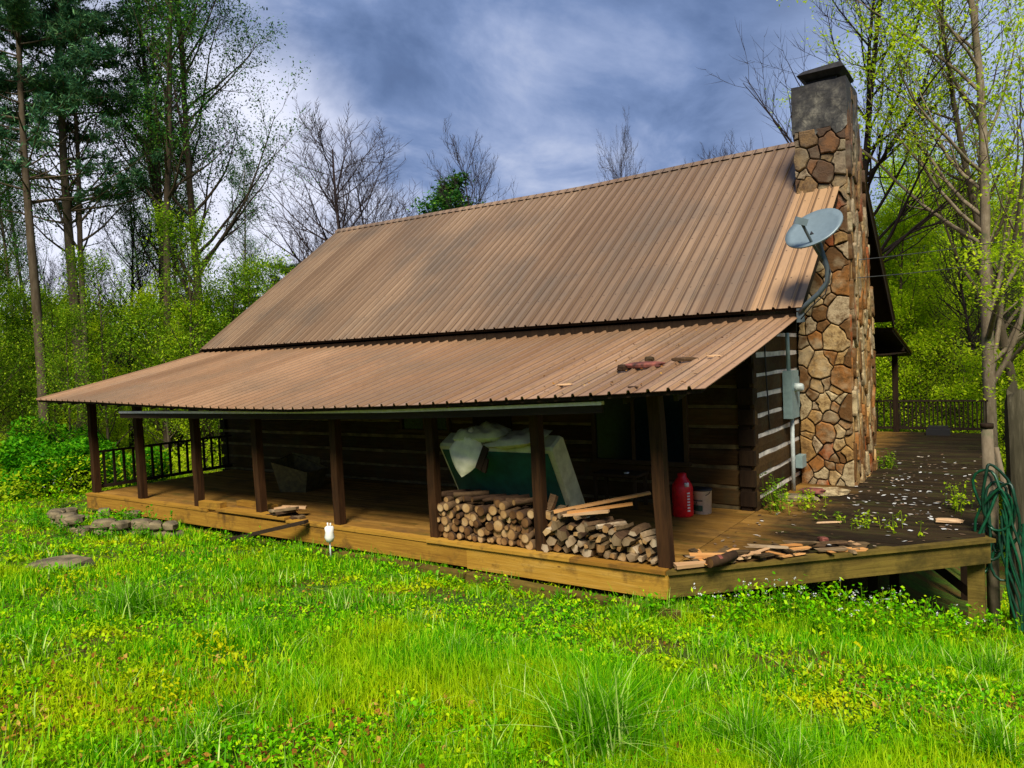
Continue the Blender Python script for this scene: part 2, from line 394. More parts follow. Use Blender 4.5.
def under(x0, x1, fn, s0, s1, dz0, dz1, nx=60, ns=6):
    mb = MB(); m = (ns+1)*2
    for i in range(nx+1):
        x = x0 + (x1-x0)*i/nx
        for j in range(ns+1):
            y, z = fn(x, s0+(s1-s0)*j/ns)
            mb.v += [(x, y, z-dz0), (x, y, z-dz1)]
    for i in range(nx):
        a = i*m; b = a+m
        for j in range(ns):
            k = j*2
            for q in ([a+k,b+k,b+k+2,a+k+2],[a+k+1,a+k+3,b+k+3,b+k+1]): mb.f.append(q)
        mb.f += [[a,a+1,b+1,b],[a+m-2,b+m-2,b+m-1,a+m-1]]
    for a in (0, nx*m):
        for j in range(ns): mb.f.append([a+j*2,a+j*2+2,a+j*2+3,a+j*2+1])
    mb.m = [0]*len(mb.f); mb.sm = [False]*len(mb.f)
    return mb
pr = part(rib_sheet(-12.21, 2.49, low_pt), 'porch_roof', M['roof_low'])
part(under(-12.17, 2.43, low_pt, .012, .99, .022, .06), 'roof_deck', M['dark'], pr)
rft = MB()
x = -12.0
while x < 2.4:
    y0, z0 = low_pt(x, .085); y1, z1 = low_pt(x, .97)
    rft.bar((x, y0, z0-.13), (x, y1, z1-.13), .05, .14); x += .61
part(rft, 'rafters', M['darkbeam'], pr)
mr = part(rib_sheet(-12.21, 1.80, main_pt, phase=.05), 'main_roof', M['roof_main'])
part(rib_sheet(1.80, 2.54, main_pt, 0, .622, phase=.05), 'roof_panel', M['roof_new'], mr)
part(under(-12.17, 1.77, main_pt, .01, .985, .02, .08), 'roof_deck', M['dark'], mr)
part(under(1.77, 2.50, main_pt, .01, .615, .012, .07, 2), 'roof_deck', M['dark'], mr)
part(rib_sheet(-12.21, 2.54, back_pt, phase=.05), 'roof_slope', M['roof_main'], mr)
part(under(-12.17, 2.50, back_pt, .01, .985, .02, .08), 'roof_deck', M['dark'], mr)
# ridge cap
rc = MB()
for i in range(24):
    x0 = -12.24 + i*(1.74+12.24)/24; x1 = x0 + (1.74+12.24)/24
    z0 = np.interp(x0, RX, RZ); z1 = np.interp(x1, RX, RZ)
    P = [(x0,7.88,z0-.07),(x0,8.03,z0+.045),(x0,8.18,z0-.07),(x1,7.88,z1-.07),(x1,8.03,z1+.045),(x1,8.18,z1-.07)]
    rc.add(P, [(0,3,4,1),(1,4,5,2)])
part(rc, 'ridge_cap', M['roof_main'], mr)
# rake boards on the gable ends
for X0 in (-12.185, 2.49):
    rk = MB()
    for fn, s1 in ((main_pt, .985 if X0 < 0 else .615), (back_pt, .985)):
        y0, z0 = fn(X0, .0); y1, z1 = fn(X0, s1)
        rk.bar((X0, y0, z0-.13), (X0, y1, z1-.13), .035, .18)
    part(rk, 'rake_board', M['dark'], mr)
bl = part(rib_sheet(-12.21, 2.49, backlow_pt), 'back_porch_roof', M['roof_low'])
part(under(-12.17, 2.45, backlow_pt, .01, .99, .012, .10), 'roof_deck', M['dark'], bl)
fb = MB(); fb.box((-12.15, 3.19, 2.74), (2.44, 3.25, 3.02))
part(fb, 'fascia', M['dark'], mr)

# log walls
def log_wall(axis, a0, a1, fixed, outsign, zseams, h, depth=.14, seed=1):
    """axis 'x': runs along X on plane y=fixed facing outsign"""
    r_ = random.Random(seed); mb = MB()
    for k, zs in enumerate(zseams):
        z0 = zs + .028 + r_.uniform(-.006,.006); z1 = zs + h - .026 + r_.uniform(-.008,.008)
        n = max(4, int((a1-a0)/.35)); base = len(mb.v)
        for i in range(n+1):
            a = a0 + (a1-a0)*i/n
            o_ = r_.uniform(-.008,.010); wz = r_.uniform(-.008,.008)
            ring = [(0, z0+wz), (.018+o_, z0+.02+wz), (.026+o_, (z0+z1)/2), (.018+o_, z1-.02+wz*.6), (0, z1+wz*.6), (-depth, z1), (-depth, z0)]
            for (d, z) in ring:
                mb.v.append((a, fixed+outsign*d, z) if axis == 'x' else (fixed+outsign*d, a, z))
        m = 7
        for i in range(n):
            for j in range(m):
                j2 = (j+1) % m
                mb.f.append([base+i*m+j, base+(i+1)*m+j, base+(i+1)*m+j2, base+i*m+j2]); mb.m.append(0); mb.sm.append(False)
        mb.f.append([base+j for j in range(m)]); mb.m.append(0); mb.sm.append(False)
        mb.f.append([base+n*m+j for j in range(m)][::-1]); mb.m.append(0); mb.sm.append(False)
    return mb
fs = [.03 + .32*k for k in range(-1, 9)]
gs = [.19 + .32*k for k in range(-2, 9)]
fw = part(log_wall('x', XL, XR+.02, WY, -1, fs, .32, seed=3), 'log_wall', M['log'])
c_ = MB(); c_.box((XL+.02, WY-.003, -.3), (XR-.25, WY+.1, 3.0)); part(c_, 'chinking', M['chink_shade'], fw)
gw = part(log_wall('y', WY-.035, 12.6, XR, 1, gs, .32, seed=4), 'log_wall', M['log'])
c_ = MB(); c_.box((XR-.10, WY+.05, -.4), (XR+.006, 12.6, 3.1)); part(c_, 'chinking', M['chink'], gw)
lw = part(log_wall('y', WY, 12.6, XL, -1, gs, .32, seed=5), 'log_wall', M['log'])
c_ = MB(); c_.box((XL-.006, WY+.05, -.4), (XL+.1, 12.6, 3.1)); part(c_, 'chinking', M['chink'], lw)
bw = part(log_wall('x', XL, XR, 12.6, 1, fs, .32, seed=6), 'log_wall', M['log'])
c_ = MB(); c_.box((XL+.02, 12.5, -.3), (XR-.02, 12.606, 3.0)); part(c_, 'chinking', M['chink_shade'], bw)
# dark interlocked log ends at the front corner
ce = MB()
for k, zs in enumerate(fs):
    ce.cbox((XR-.10, WY-.055, zs+.16), (.24, .08, .25 - .02*(k % 2)), (0,0,rnd.uniform(-.05,.05)))
for k, zs in enumerate(gs):
    ce.cbox((XR-.13, WY-.04, zs+.16), (.17, .05, .12))
part(ce, 'log_ends', M['dark'], fw); ce = MB()
for k, zs in enumerate(fs):
    ce.cbox((XL+.10, WY-.055, zs+.16), (.2, .08, .25))
part(ce, 'log_ends', M['dark'], fw)
# gable boards
for X0, nm in ((XR+.01, 'gable'), (XL-.01, 'gable')):
    gb = MB(); y = 3.2
    while y < 12.85:
        y1 = min(y+.2, 12.86)
        def top(yy): return main_pt(X0, (yy-3.12)/4.91)[1] if yy < 8.03 else main_pt(X0, (16.06-yy-3.12)/4.91)[1]
        z0, z1 = top(y+.005)-.09, top(y1-.005)-.09
        d = .02
        P = [(X0-d,y+.005,2.9),(X0+d,y+.005,2.9),(X0+d,y1-.005,2.9),(X0-d,y1-.005,2.9),(X0-d,y+.005,max(z0,2.92)),(X0+d,y+.005,max(z0,2.92)),(X0+d,y1-.005,max(z1,2.92)),(X0-d,y1-.005,max(z1,2.92))]
        gb.add(P, [(0,3,2,1),(4,5,6,7),(0,1,5,4),(1,2,6,5),(2,3,7,6),(3,0,4,7)]); y += .2
    part(gb, nm, M['dark'])

# windows on the porch wall
def window(x0, x1, z0, z1, mull):
    w = MB(); y = WY-.055; t = .07
    w.box((x0-t,y-.03,z1),(x1+t,y+.06,z1+t)); w.box((x0-t,y-.03,z0),(x0,y+.06,z1)); w.box((x1,y-.03,z0),(x1+t,y+.06,z1))
    for m_ in mull: w.box((m_-.03,y-.02,z0),(m_+.03,y+.05,z1))
    f = part(w, 'window', M['frame'])
    p = MB(); p.box((x0,y+.005,z0),(x1,y+.015,z1)); part(p, 'pane', M['glass'], f)
    s = MB(); s.box((x0-t-.03,y-.06,z0-.06),(x1+t+.03,y+.06,z0)); part(s, 'sill', M['frame'], f)
window(-1.04, .58, .72, 2.02, (-.32, .1))
window(-5.6, -4.4, 1.15, 2.05, (-5.0,))
# door in the shaded middle of the porch
d_ = MB(); d_.box((-3.75, WY-.06, .0),(-2.85, WY-.02, 2.0)); door = part(d_, 'door', M['dark'])
d_ = MB(); d_.tube([(-2.93, WY-.065, .95),(-2.93,WY-.11,.95)], [.012,.03], 8); part(d_, 'handle', M['metal_trim'], door)

# ---- chimney
def clip(poly, p, n):
    out = []
    for i in range(len(poly)):
        a = poly[i]; b = poly[(i+1) % len(poly)]
        da = (a[0]-p[0])*n[0]+(a[1]-p[1])*n[1]; db = (b[0]-p[0])*n[0]+(b[1]-p[1])*n[1]
        if da <= 0: out.append(a)
        if da*db < 0:
            t = da/(da-db); out.append((a[0]+(b[0]-a[0])*t, a[1]+(b[1]-a[1])*t))
    return out
def voronoi(poly, seeds, sx=1., sy=1., wts=None):
    cells = []
    P = [(x*sx, y*sy) for x, y in poly]; S = [(x*sx, y*sy) for x, y in seeds]
    for i, s in enumerate(S):
        c = P
        for j, q in enumerate(S):
            if i == j: continue
            d = (q[0]-s[0], q[1]-s[1])
            if d[0]**2+d[1]**2 > 9: continue
            t_ = .5 + ((wts[i]**2-wts[j]**2)/(2*(d[0]**2+d[1]**2)) if wts else 0)
            c = clip(c, (s[0]+d[0]*t_, s[1]+d[1]*t_), d)
            if len(c) < 3: break
        if len(c) >= 3: cells.append([(x/sx, y/sy) for x, y in c])
    return cells
def stones(mb, poly, to3, nrm, dens, gap, out_lo, out_hi, r_, sx=1., sy=1.):
    xs = [p[0] for p in poly]; ys = [p[1] for p in poly]
    seeds = []; wts = []; tries = 0
    while len(seeds) < dens and tries < 6000:
        tries += 1
        q = (r_.uniform(min(xs), max(xs)), r_.uniform(min(ys), max(ys)))
        md = r_.choice((.045,.05,.06,.09,.12)) if tries > 60 else r_.choice((.15,.17,.19))
        if all(((q[0]-s[0])*sx)**2+((q[1]-s[1])*sy)**2 > (md+w_)**2*.92 for s, w_ in zip(seeds, wts)): seeds.append(q); wts.append(md)
    for c in voronoi(poly, seeds, sx, sy, wts):
        cx = sum(p[0] for p in c)/len(c); cy = sum(p[1] for p in c)/len(c)
        # drop tiny edges, jitter
        c2 = [c[0]]
        for p in c[1:]:
            if math.hypot(p[0]-c2[-1][0], p[1]-c2[-1][1]) > .025: c2.append(p)
        if len(c2) > 3 and math.hypot(c2[0][0]-c2[-1][0], c2[0][1]-c2[-1][1]) < .025: c2.pop()
        if len(c2) < 3: continue
        rad = min(math.hypot(p[0]-cx, p[1]-cy) for p in c2)
        if rad < .03: continue
        def ins(p, g_):
            d = math.hypot(p[0]-cx, p[1]-cy); k = max(.3, 1-g_/d); return (cx+(p[0]-cx)*k, cy+(p[1]-cy)*k)
        def hj(x, y, a=.016):
            return (x+a*math.sin(x*41+y*67+1.3)+a*.6*math.sin(x*113-y*91), y+a*math.sin(x*59-y*47+.7)+a*.6*math.sin(x*97+y*131))
        c3 = []
        for i in range(len(c2)):
            a, b = c2[i], c2[(i+1) % len(c2)]; L_ = math.hypot(a[0]-b[0], a[1]-b[1]); n_ = max(1, int(L_/.07))
            for q_ in range(n_): c3.append((a[0]+(b[0]-a[0])*q_/n_, a[1]+(b[1]-a[1])*q_/n_))
        xs0, xs1, ys0, ys1 = min(xs)+.01, max(xs)-.01, min(ys)+.01, max(ys)-.01
        c2 = [hj(*p) if xs0 < p[0] < xs1 and ys0 < p[1] < ys1 else p for p in c3]
        # cut corners for rounder stones
        rr = []
        for i in range(len(c2)):
            a, b, d = c2[i-1], c2[i], c2[(i+1) % len(c2)]
            k = r_.uniform(.02,.09)
            rr.append((b[0]+(a[0]-b[0])*k, b[1]+(a[1]-b[1])*k)); rr.append((b[0]+(d[0]-b[0])*k, b[1]+(d[1]-b[1])*k))
        o_ = r_.uniform(out_lo, out_hi); tx = r_.uniform(-.05,.05); ty = r_.uniform(-.05,.05)
        rings = [(gap*.7, -.02), (gap*.75, o_*.7), (gap+.008, o_*.95), (gap+.018, o_)]
        base = len(mb.v); n = len(rr)
        for g_, h in rings:
            for p in rr:
                q = ins(p, g_); hh = h + (tx*(q[0]-cx)+ty*(q[1]-cy) if h > 0 else 0)
                mb.v.append(tuple(to3(q[0], q[1]) + nrm*hh))
        for k in range(len(rings)-1):
            for i in range(n):
                i2 = (i+1) % n
                mb.f.append([base+k*n+i, base+k*n+i2, base+(k+1)*n+i2, base+(k+1)*n+i]); mb.m.append(0); mb.sm.append(True)
        mb.f.append([base+(len(rings)-1)*n+i for i in range(n)]); mb.m.append(0); mb.sm.append(False)
CX0, CX1, CY0 = 1.80, 2.63, 6.20
def cy1(z): return float(np.interp(z, [-.5, 3.3, 5.5, 7.3], [8.45, 8.35, 7.70, 7.20]))
core = MB(); zz = [-1.2, 3.3, 5.5, 7.20]
for z in zz: core.v += [(CX0,CY0,z),(CX1,CY0,z),(CX1,cy1(z),z),(CX0,cy1(z),z)]
for k in range(3):
    for i in range(4):
        core.f.append([k*4+i, k*4+(i+1) % 4, k*4+4+(i+1) % 4, k*4+4+i]); core.m.append(0); core.sm.append(False)
core.f.append([12,13,14,15]); core.m.append(0); core.sm.append(False)
chim = part(core, 'chimney', M['mortar'])
r_ = random.Random(21); st = MB()
stones(st, [(CX0-.06,-.3),(CX1+.03,-.3),(CX1+.03,6.42),(CX0-.01,6.42)], lambda u, v: Vector((u, CY0, v)), Vector((0,-1,0)), 110, .014, .035, .085, r_, 1.0, .86)
side = [(CY0-.03,-.6),(cy1(0)+.02,-.6),(cy1(3.3)+.02,3.3),(cy1(5.5)+.02,5.5),(cy1(7.2),7.15),(CY0-.03,7.15)]
stones(st, side, lambda u, v: Vector((CX1, u, v)), Vector((1,0,0)), 260, .014, .03, .10, r_, 1.9, .75)
stones(st, [(CX0+.02,-.6),(CX1,-.6),(CX1,3.3),(CX0+.02,3.3)], lambda u, v: Vector((u, cy1(v), v)), Vector((0,1,0)), 40, .016, .03, .07, r_)
part(st, 'stonework', M['stone'], chim)
pg = MB(); rr_ = random.Random(4)
NU, NZ = 26, 16; pz = [6.36+.86*k/NZ for k in range(NZ+1)]
per = [(CX0-.035+(CX1-CX0+.095)*k/10, CY0-.06) for k in range(10)]+[(CX1+.06, CY0-.06+1.12*k/10) for k in range(10)]+[(CX1+.06-(CX1-CX0+.095)*k/5, 7.26) for k in range(5)]+[(CX0-.035, 7.26-1.12*k/5) for k in range(5)]
for k, z in enumerate(pz):
    for m_, (x, y) in enumerate(per):
        d = .008*math.sin(m_*.9+k*.7)+rr_.uniform(-.004,.004); cx_, cy_ = (CX0+CX1)/2, 6.7
        lo_ = (.10*math.sin(m_*1.3)+.05*math.sin(m_*3.1))*(k == 0)
        pg.v.append((x+(x-cx_)*d, y+(y-cy_)*d, z+rr_.uniform(-.01,.01)+lo_))
n_ = len(per)
for k in range(NZ):
    for m_ in range(n_):
        m2 = (m_+1) % n_; pg.f.append([k*n_+m_, k*n_+m2, (k+1)*n_+m2, (k+1)*n_+m_]); pg.m.append(0); pg.sm.append(False)
pg.f.append([NZ*n_+m_ for m_ in range(n_)]); pg.m.append(0); pg.sm.append(False)
part(pg, 'parging', M['parge'], chim)
cp = MB()
cp.add([(2.0,6.3,7.20),(2.52,6.3,7.20),(2.52,7.05,7.20),(2.0,7.05,7.20),(2.02,6.32,7.34),(2.5,6.32,7.34),(2.5,7.03,7.34),(2.02,7.03,7.34)],[(0,1,5,4),(1,2,6,5),(2,3,7,6),(3,0,4,7)])
cp.add([(1.98,6.26,7.335),(2.56,6.26,7.335),(2.56,7.08,7.335),(1.98,7.08,7.335),(1.86,6.16,7.42),(2.66,6.16,7.42),(2.66,7.16,7.42),(1.86,7.16,7.42),(1.96,6.24,7.50),(2.60,6.24,7.54),(2.60,7.10,7.56),(1.96,7.10,7.52)],[(0,3,2,1),(0,1,5,4),(1,2,6,5),(2,3,7,6),(3,0,4,7),(4,5,9,8),(5,6,10,9),(6,7,11,10),(7,4,8,11),(8,9,10,11)])
part(cp, 'cap', M['soot'], chim)

def deck_mat():
    m, nt, out = mat('deck_boards'); g = N(nt)
    f = g.noise(g.coord((1.0,16,16)), 1.6, 6, .65); f2 = g.noise(g.coord((1,1,1)), 1.5, 5, .65)
    k = g.math('ADD', g.math('ADD', g.math('MULTIPLY', f, .6), g.math('MULTIPLY', g.island(), .25)), .08)
    dry = g.ramp(k, [(.2,(.10,.045,.008)),(.45,(.24,.12,.022)),(.7,(.36,.19,.042)),(.95,(.44,.27,.08))])
    wet = g.ramp(k, [(.2,(.007,.004,.002)),(.45,(.018,.011,.005)),(.7,(.04,.025,.010)),(.9,(.075,.05,.022))])
    t = g.n('ShaderNodeTexCoord'); x = g.n('ShaderNodeSeparateXYZ', {0: t.outputs['Object']}).outputs[0]
    wx = g.math('ADD', x, g.math('ADD', g.math('MULTIPLY', f2, 1.9), g.math('MULTIPLY', f, .5)))
    dry = g.mix(g.ramp(g.noise(g.coord((1,2,1)), .9, 5, .7), [(.5,(0,0,0)),(.72,(.85,)*3)]), dry, (.07,.04,.02))
    mk = g.n('ShaderNodeMapRange', {'Value': wx, 'From Min': 2.75, 'From Max': 3.9}).outputs[0]
    c = g.mix(mk, dry, wet)
    c = g.mix(g.ramp(g.noise(g.coord((1,2.5,1)), 1.1, 6, .7), [(.54,(0,0,0)),(.68,(.7,)*3)]), c, (.05,.06,.010))
    g.pbr(out, c, .8, g.bump(f, .6, .012), spec=.12); return m
M['deck_boards'] = deck_mat()
# ---- porch floor and deck
pf = MB(); y = -.12
k = 0
while y < WY:
    y1 = min(y+.14, WY-.03)
    xx = -11.62
    while xx < 1.70:
        L = rnd.choice((2.44, 3.05, 3.66)); x1 = min(xx+L, 1.70)
        if xx == -11.62: x1 = xx + L*rnd.uniform(.3,1)
        pf.box((xx, y, -.04), (x1-.004, y1-.006, rnd.uniform(-.002,.002))); xx = x1
    y += .14
floor = part(pf, 'porch_floor', M['deck_boards'])
dk = MB(); P0 = (1.73,-.12); P1 = (4.75,3.02); P2 = (4.36,15.4)
def xmax(y): return (P0[0]+(y-P0[1])*(P1[0]-P0[0])/(P1[1]-P0[1])) if y < P1[1] else (P1[0]+(y-P1[1])*(P2[0]-P1[0])/(P2[1]-P1[1]))
y = -.05
while y < 15.3:
    x0 = 1.71 if y < 12.62 else -11.9
    xa, xb = xmax(y)-.02, xmax(y+.135)-.02
    if y < 12.62 or True:
        zt = rnd.uniform(-.004,.004)
        V = [(x0,y,-.04),(xa,y,-.04),(xb,y+.135,-.04),(x0,y+.135,-.04),(x0,y,zt),(xa,y,zt),(xb,y+.135,zt),(x0,y+.135,zt)]
        dk.add(V, [(0,3,2,1),(4,5,6,7),(0,1,5,4),(1,2,6,5),(2,3,7,6),(3,0,4,7)])
    y += .14
deck = part(dk, 'deck', M['deck_boards'])
rb = MB()
rb.bar((P0[0]-.06,P0[1]-.02,-.19), (P1[0]+.02,P1[1]-.02,-.19), .05, .27)
part(rb, 'rim_board', M['beam_mossy'], deck)
rb = MB(); rb.bar((P0[0]-.06,P0[1]+.0,-.025), (P1[0]+.04,P1[1]+.0,-.025), .16, .045)
part(rb, 'edge_board', M['beam_mossy'], deck)
rb = MB(); rb.bar((P1[0],P1[1],-.18), (P2[0],P2[1],-.18), .05, .27); part(rb, 'rim_board', M['beam_mossy'], deck)
rb = MB(); rb.box((-11.60,-.17,-.31), (-6.0,-.125,-.045)); rb.box((-6.0,-.168,-.31),(-1.2,-.123,-.05)); rb.box((-1.198,-.17,-.33),(1.74,-.125,-.04))
part(rb, 'rim_board', M['rim'], floor)
rb = MB(); rb.box((-11.62,-.18,-.036),(-7.2,-.03,.008)); rb.box((-6.9,-.2,.004),(-5.0,.05,.045),); rb.box((-1.9,-.2,-.036),(-.4,-.03,.010)); rb.box((-.396,-.2,-.036),(.45,-.03,.012)); rb.box((.455,-.2,-.036),(1.72,-.03,.010)); rb.box((-4.99,-.18,-.036),(-1.91,-.03,.006))
part(rb, 'edge_board', M['rim'], floor)
rb = MB(); rb.box((-11.64,-.15,-.31),(-11.60,WY,-.045)); part(rb, 'rim_board', M['rim'], floor)
# lower boards along the foot of the porch
rb = MB(); rb.bar((-11.7,-.33,-.41),(-6.6,-.30,-.43), .05,.12); part(rb, 'skirt_board', M['rim'], floor)
# piers under the deck
def pier(x, y, w, mt, lab=None, top=-.06):
    b = MB(); g0 = float(gz(x, y)); b.box((x-w/2,y-w/2,g0-.3),(x+w/2,y+w/2,top))
    o = part(b, 'pier', mt, deck)
    if lab: o['label'] = lab
pier(4.62, 3.12, .19, M['beam_mossy'], 'thick pale corner pier', -.325)
for (x, y) in ((3.4,3.1),(3.55,4.0),(2.2,1.6),(4.3,6.5),(4.25,9.8),(4.15,13),(2.5,4.8),(2.5,15.0),(3.0,9)): pier(x, y, .13, M['dark'])
for a_, b_, w_, h_, nm in (((1.8,3.2,-.17),(4.7,3.25,-.17),.08,.2,'joist'),((3.5,4.0,-.25),(4.5,4.3,-1.15),.05,.12,'brace'),((1.8,8,-.17),(4.4,8,-.17),.08,.2,'joist'),((2.3,3.9,-.45),(3.6,4.2,-.45),.3,.25,'girder')):
    b = MB(); b.bar(a_, b_, w_, h_); part(b, nm, M['dark'], deck)

# posts
PX = [-11.49,-9.66,-7.69,-5.85,-3.87,-1.86,-.06,1.66]
for i, px in enumerate(PX):
    b = MB(); zt = low_pt(px, .2)[1]-.1; w = .135 if i < 7 else .15
    lean = -.03 if i < 7 else -.08
    n = 5; base = len(b.v)
    for j in range(n+1):
        t = j/n; cx = px + lean*t + rnd.uniform(-.006,.006); cyy = .0 + rnd.uniform(-.006,.006)
        for (sx, sy) in ((-1,-1),(1,-1),(1,1),(-1,1)): b.v.append((cx+sx*w/2, cyy+sy*w/2, .011+(zt-.011)*t))
    for j in range(n):
        for q in range(4): b.f.append([base+j*4+q, base+j*4+(q+1) % 4, base+j*4+4+(q+1) % 4, base+j*4+4+q]); b.m.append(0); b.sm.append(False)
    part(b, 'porch_post', M['post'])
# header beam following the sag, with the pale metal strip
for x0, x1, nm, mt, y0, y1, zo, zh in ((-11.6,1.85,'header_beam','darkbeam',-.09,.07,-.16,.17),):
    b = MB(); n = 14
    for i in range(n+1):
        x = x0+(x1-x0)*i/n; zc = low_pt(x,.2)[1]-.065
        for (yy, zz_) in ((y0,zc-zh),(y1,zc-zh),(y1,zc),(y0,zc)): b.v.append((x,yy,zz_))
    for i in range(n):
        for q in range(4): b.f.append([i*4+q,i*4+(q+1) % 4,i*4+4+(q+1) % 4,i*4+4+q]); b.m.append(0); b.sm.append(False)
    b.f += [[3,2,1,0],[n*4,n*4+1,n*4+2,n*4+3]]; b.m += [0,0]; b.sm += [False,False]
    part(b, nm, M[mt])
def strip(xs, zs, y0, y1, h, nm, mt, par=None):
    b = MB(); n = len(xs)-1
    for x, z in zip(xs, zs):
        for (yy, zz_) in ((y0,z-h),(y1,z-h),(y1,z),(y0,z)): b.v.append((x,yy,zz_))
    for i in range(n):
        for q in range(4): b.f.append([i*4+q,i*4+(q+1) % 4,i*4+4+(q+1) % 4,i*4+4+q]); b.m.append(0); b.sm.append(False)
    b.f += [[3,2,1,0],[n*4,n*4+1,n*4+2,n*4+3]]; b.m += [0,0]; b.sm += [False,False]
    return part(b, nm, M[mt], par)
sx_ = [-9.98,-8.2,-6.3,-4.46,-2.6,-.8,.99]; sz_ = [1.80,1.81,1.82,1.835,1.86,1.91,1.975]
sx_ = [5.149+(x-5.149)*.9497 for x in sx_]; sz_ = [2.535-(2.535-z)*.9497 for z in sz_]
fa = strip(sx_, [z-.042 for z in sz_], -.60, -.56, .09, 'fascia_board', 'darkbeam')
strip(sx_, sz_, -.62, -.54, .04, 'metal_strip', 'metal_trim', fa)

# railings
def railing(a, b, n, h=.88, lo=.12, w=.045):
    a = Vector(a); b = Vector(b)
    t = MB(); t.bar(a+Vector((0,0,h)), b+Vector((0,0,h)), .09, .045); rl = part(t, 'railing', M['rail'])
    t = MB(); t.bar(a+Vector((0,0,lo)), b+Vector((0,0,lo)), .05, .07); part(t, 'bottom_rail', M['rail'], rl)
    for i in range(n):
        p = a + (b-a)*((i+.5)/n); t = MB(); t.box((p.x-w/2,p.y-w/2,lo),(p.x+w/2,p.y+w/2,h-.02)); part(t, 'baluster', M['rail'], rl)
railing((-11.5,.08,0), (-11.5,WY-.1,0), 15)
railing((2.25,15.27,0), (4.40,15.27,0), 21, w=.035)
railing((-3.0,15.27,0), (2.15,15.27,0), 30, w=.035)
for px in (2.2, -3, -8):
    b = MB(); b.box((px-.07,15.2,-.05),(px+.07,15.34,2.5)); part(b, 'back_post', M['dark'])
b = MB(); b.box((-12,15.19,2.28),(2.44,15.35,2.44)); part(b, 'back_header', M['dark'])
b = MB(); b.box((-12,12.62,2.22),(2.42,16.7,2.25)); part(b, 'back_ceiling', M['dark'])

# ---- meter box, conduit
em = empty('electric_meter', (XR+.03, 5.4, 1.7), label='grey green electric meter box with pipe on the log gable wall beside the chimney', cat='electric meter')
def child(mb, name, mats, par, org):
    o = mb.build(name, mats, par); o.matrix_parent_inverse = Matrix.Translation(-Vector(org)); return o
eo = (XR+.03, 5.4, 1.7)
b = MB(); b.box((XR+.05,5.02,1.30),(XR+.20,5.50,2.12)); child(b,'meter_box',M['meter'],em,eo)
b = MB(); b.tube([(XR+.20,5.24,1.83),(XR+.24,5.24,1.83),(XR+.31,5.24,1.83),(XR+.34,5.24,1.83)],[.075,.075,.07,.05],14); child(b,'meter_dial',M['pvc'],em,eo)
b = MB(); b.box((XR+.05,5.56,1.45),(XR+.16,5.72,2.0)); child(b,'breaker_box',M['meter'],em,eo)
b = MB(); b.tube([(XR+.11,5.20,2.1),(XR+.10,5.20,3.05)],.035,8); child(b,'pipe',M['meter'],em,eo)
b = MB(); b.tube([(XR+.11,5.34,1.32),(XR+.10,5.36,.0)],.036,8); child(b,'pipe',M['pvc'],em,eo)
b = MB(); b.box((XR+.04,5.78,.34),(XR+.16,6.08,.56)); tag(b.build('junction_box', M['meter']), 'small grey box low on the log wall between pipe and chimney', 'junction box')
# thin cable down the logs
b = MB(); b.tube([(XR+.045,4.0,2.9),(XR+.05,4.02,2.2),(XR+.05,4.1,1.6),(XR+.05,4.16,1.2)],.012,5); tag(b.build('wall_cable', M['cable']), 'thin black cable hanging down the logs left of the meter box', 'cable')

# ---- satellite dish
rv = Vector((.82504,.5635,-.04206)); uv = Vector((.01532,.0521,.99852)); fv = Vector((-.56486,.82447,-.03435))
cc = Vector((2.80,2.9,4.13))
nrm = (-fv*.47 + (rv*-.66+uv*.75).normalized()*.80).normalized()
sd = empty('satellite_dish', (2.52,3.1,3.0), label='grey satellite dish on a bent mast at the main roof corner beside the chimney', cat='satellite dish'); so = (2.52,3.1,3.0)
b = MB(); e1 = (rv*.90+uv*.42).normalized(); e1 = (e1 - nrm*e1.dot(nrm)).normalized(); e2 = nrm.cross(e1)
n = 36
for lay, off in ((0,0),(1,-.018)):
    for k in range(6):
        rr = .405*k/5 if k else .004
        for i in range(n):
            t = 2*math.pi*i/n
            p = cc + e1*math.cos(t)*rr + e2*math.sin(t)*rr*.93 + nrm*(.07*(rr/.43)**2 + off)
            b.v.append(tuple(p))
for lay in (0,1):
    o0 = lay*6*n
    for k in range(5):
        for i in range(n):
            i2 = (i+1) % n; q = [o0+k*n+i, o0+k*n+i2, o0+(k+1)*n+i2, o0+(k+1)*n+i]
            b.f.append(q if lay == 0 else q[::-1]); b.m.append(0); b.sm.append(True)
for i in range(n):
    i2 = (i+1) % n; b.f.append([5*n+i, 5*n+i2, 11*n+i2, 11*n+i]); b.m.append(0); b.sm.append(False)
child(b, 'reflector', M['dish'], sd, so)
lnb = cc + rv*-.27 + uv*.10 - fv*.55 + Vector((0,0,0))
lnb = Vector((2.72,2.45,4.22)) 
armb = cc - nrm*.05 + (rv*.10-uv*.42)*.9
b = MB(); b.tube([armb, (armb+lnb)/2 + uv*-.02, lnb], .022, 6); child(b, 'feed_arm', M['dish_dark'], sd, so)
b = MB(); b.cbox(lnb, (.16,.10,.09), (.2,.3,.5)); b.tube([lnb, lnb+(cc-lnb).normalized()*.10], .035, 10); child(b, 'receiver', M['dish'], sd, so)
b = MB(); b.tube([cc-nrm*.03, cc-nrm*.16+uv*-.08, Vector((2.88,2.97,3.78)), Vector((2.93,3.0,3.60)), Vector((2.92,3.02,3.42)), Vector((2.80,3.04,3.27)), Vector((2.64,3.05,3.14)), Vector((2.53,3.08,3.02))], [.05,.045,.036,.036,.036,.036,.036,.036], 10); child(b, 'mast', M['dish_dark'], sd, so)
b = MB(); b.cbox((2.53,3.10,2.98),(.10,.05,.2)); child(b, 'bracket', M['dish_dark'], sd, so)

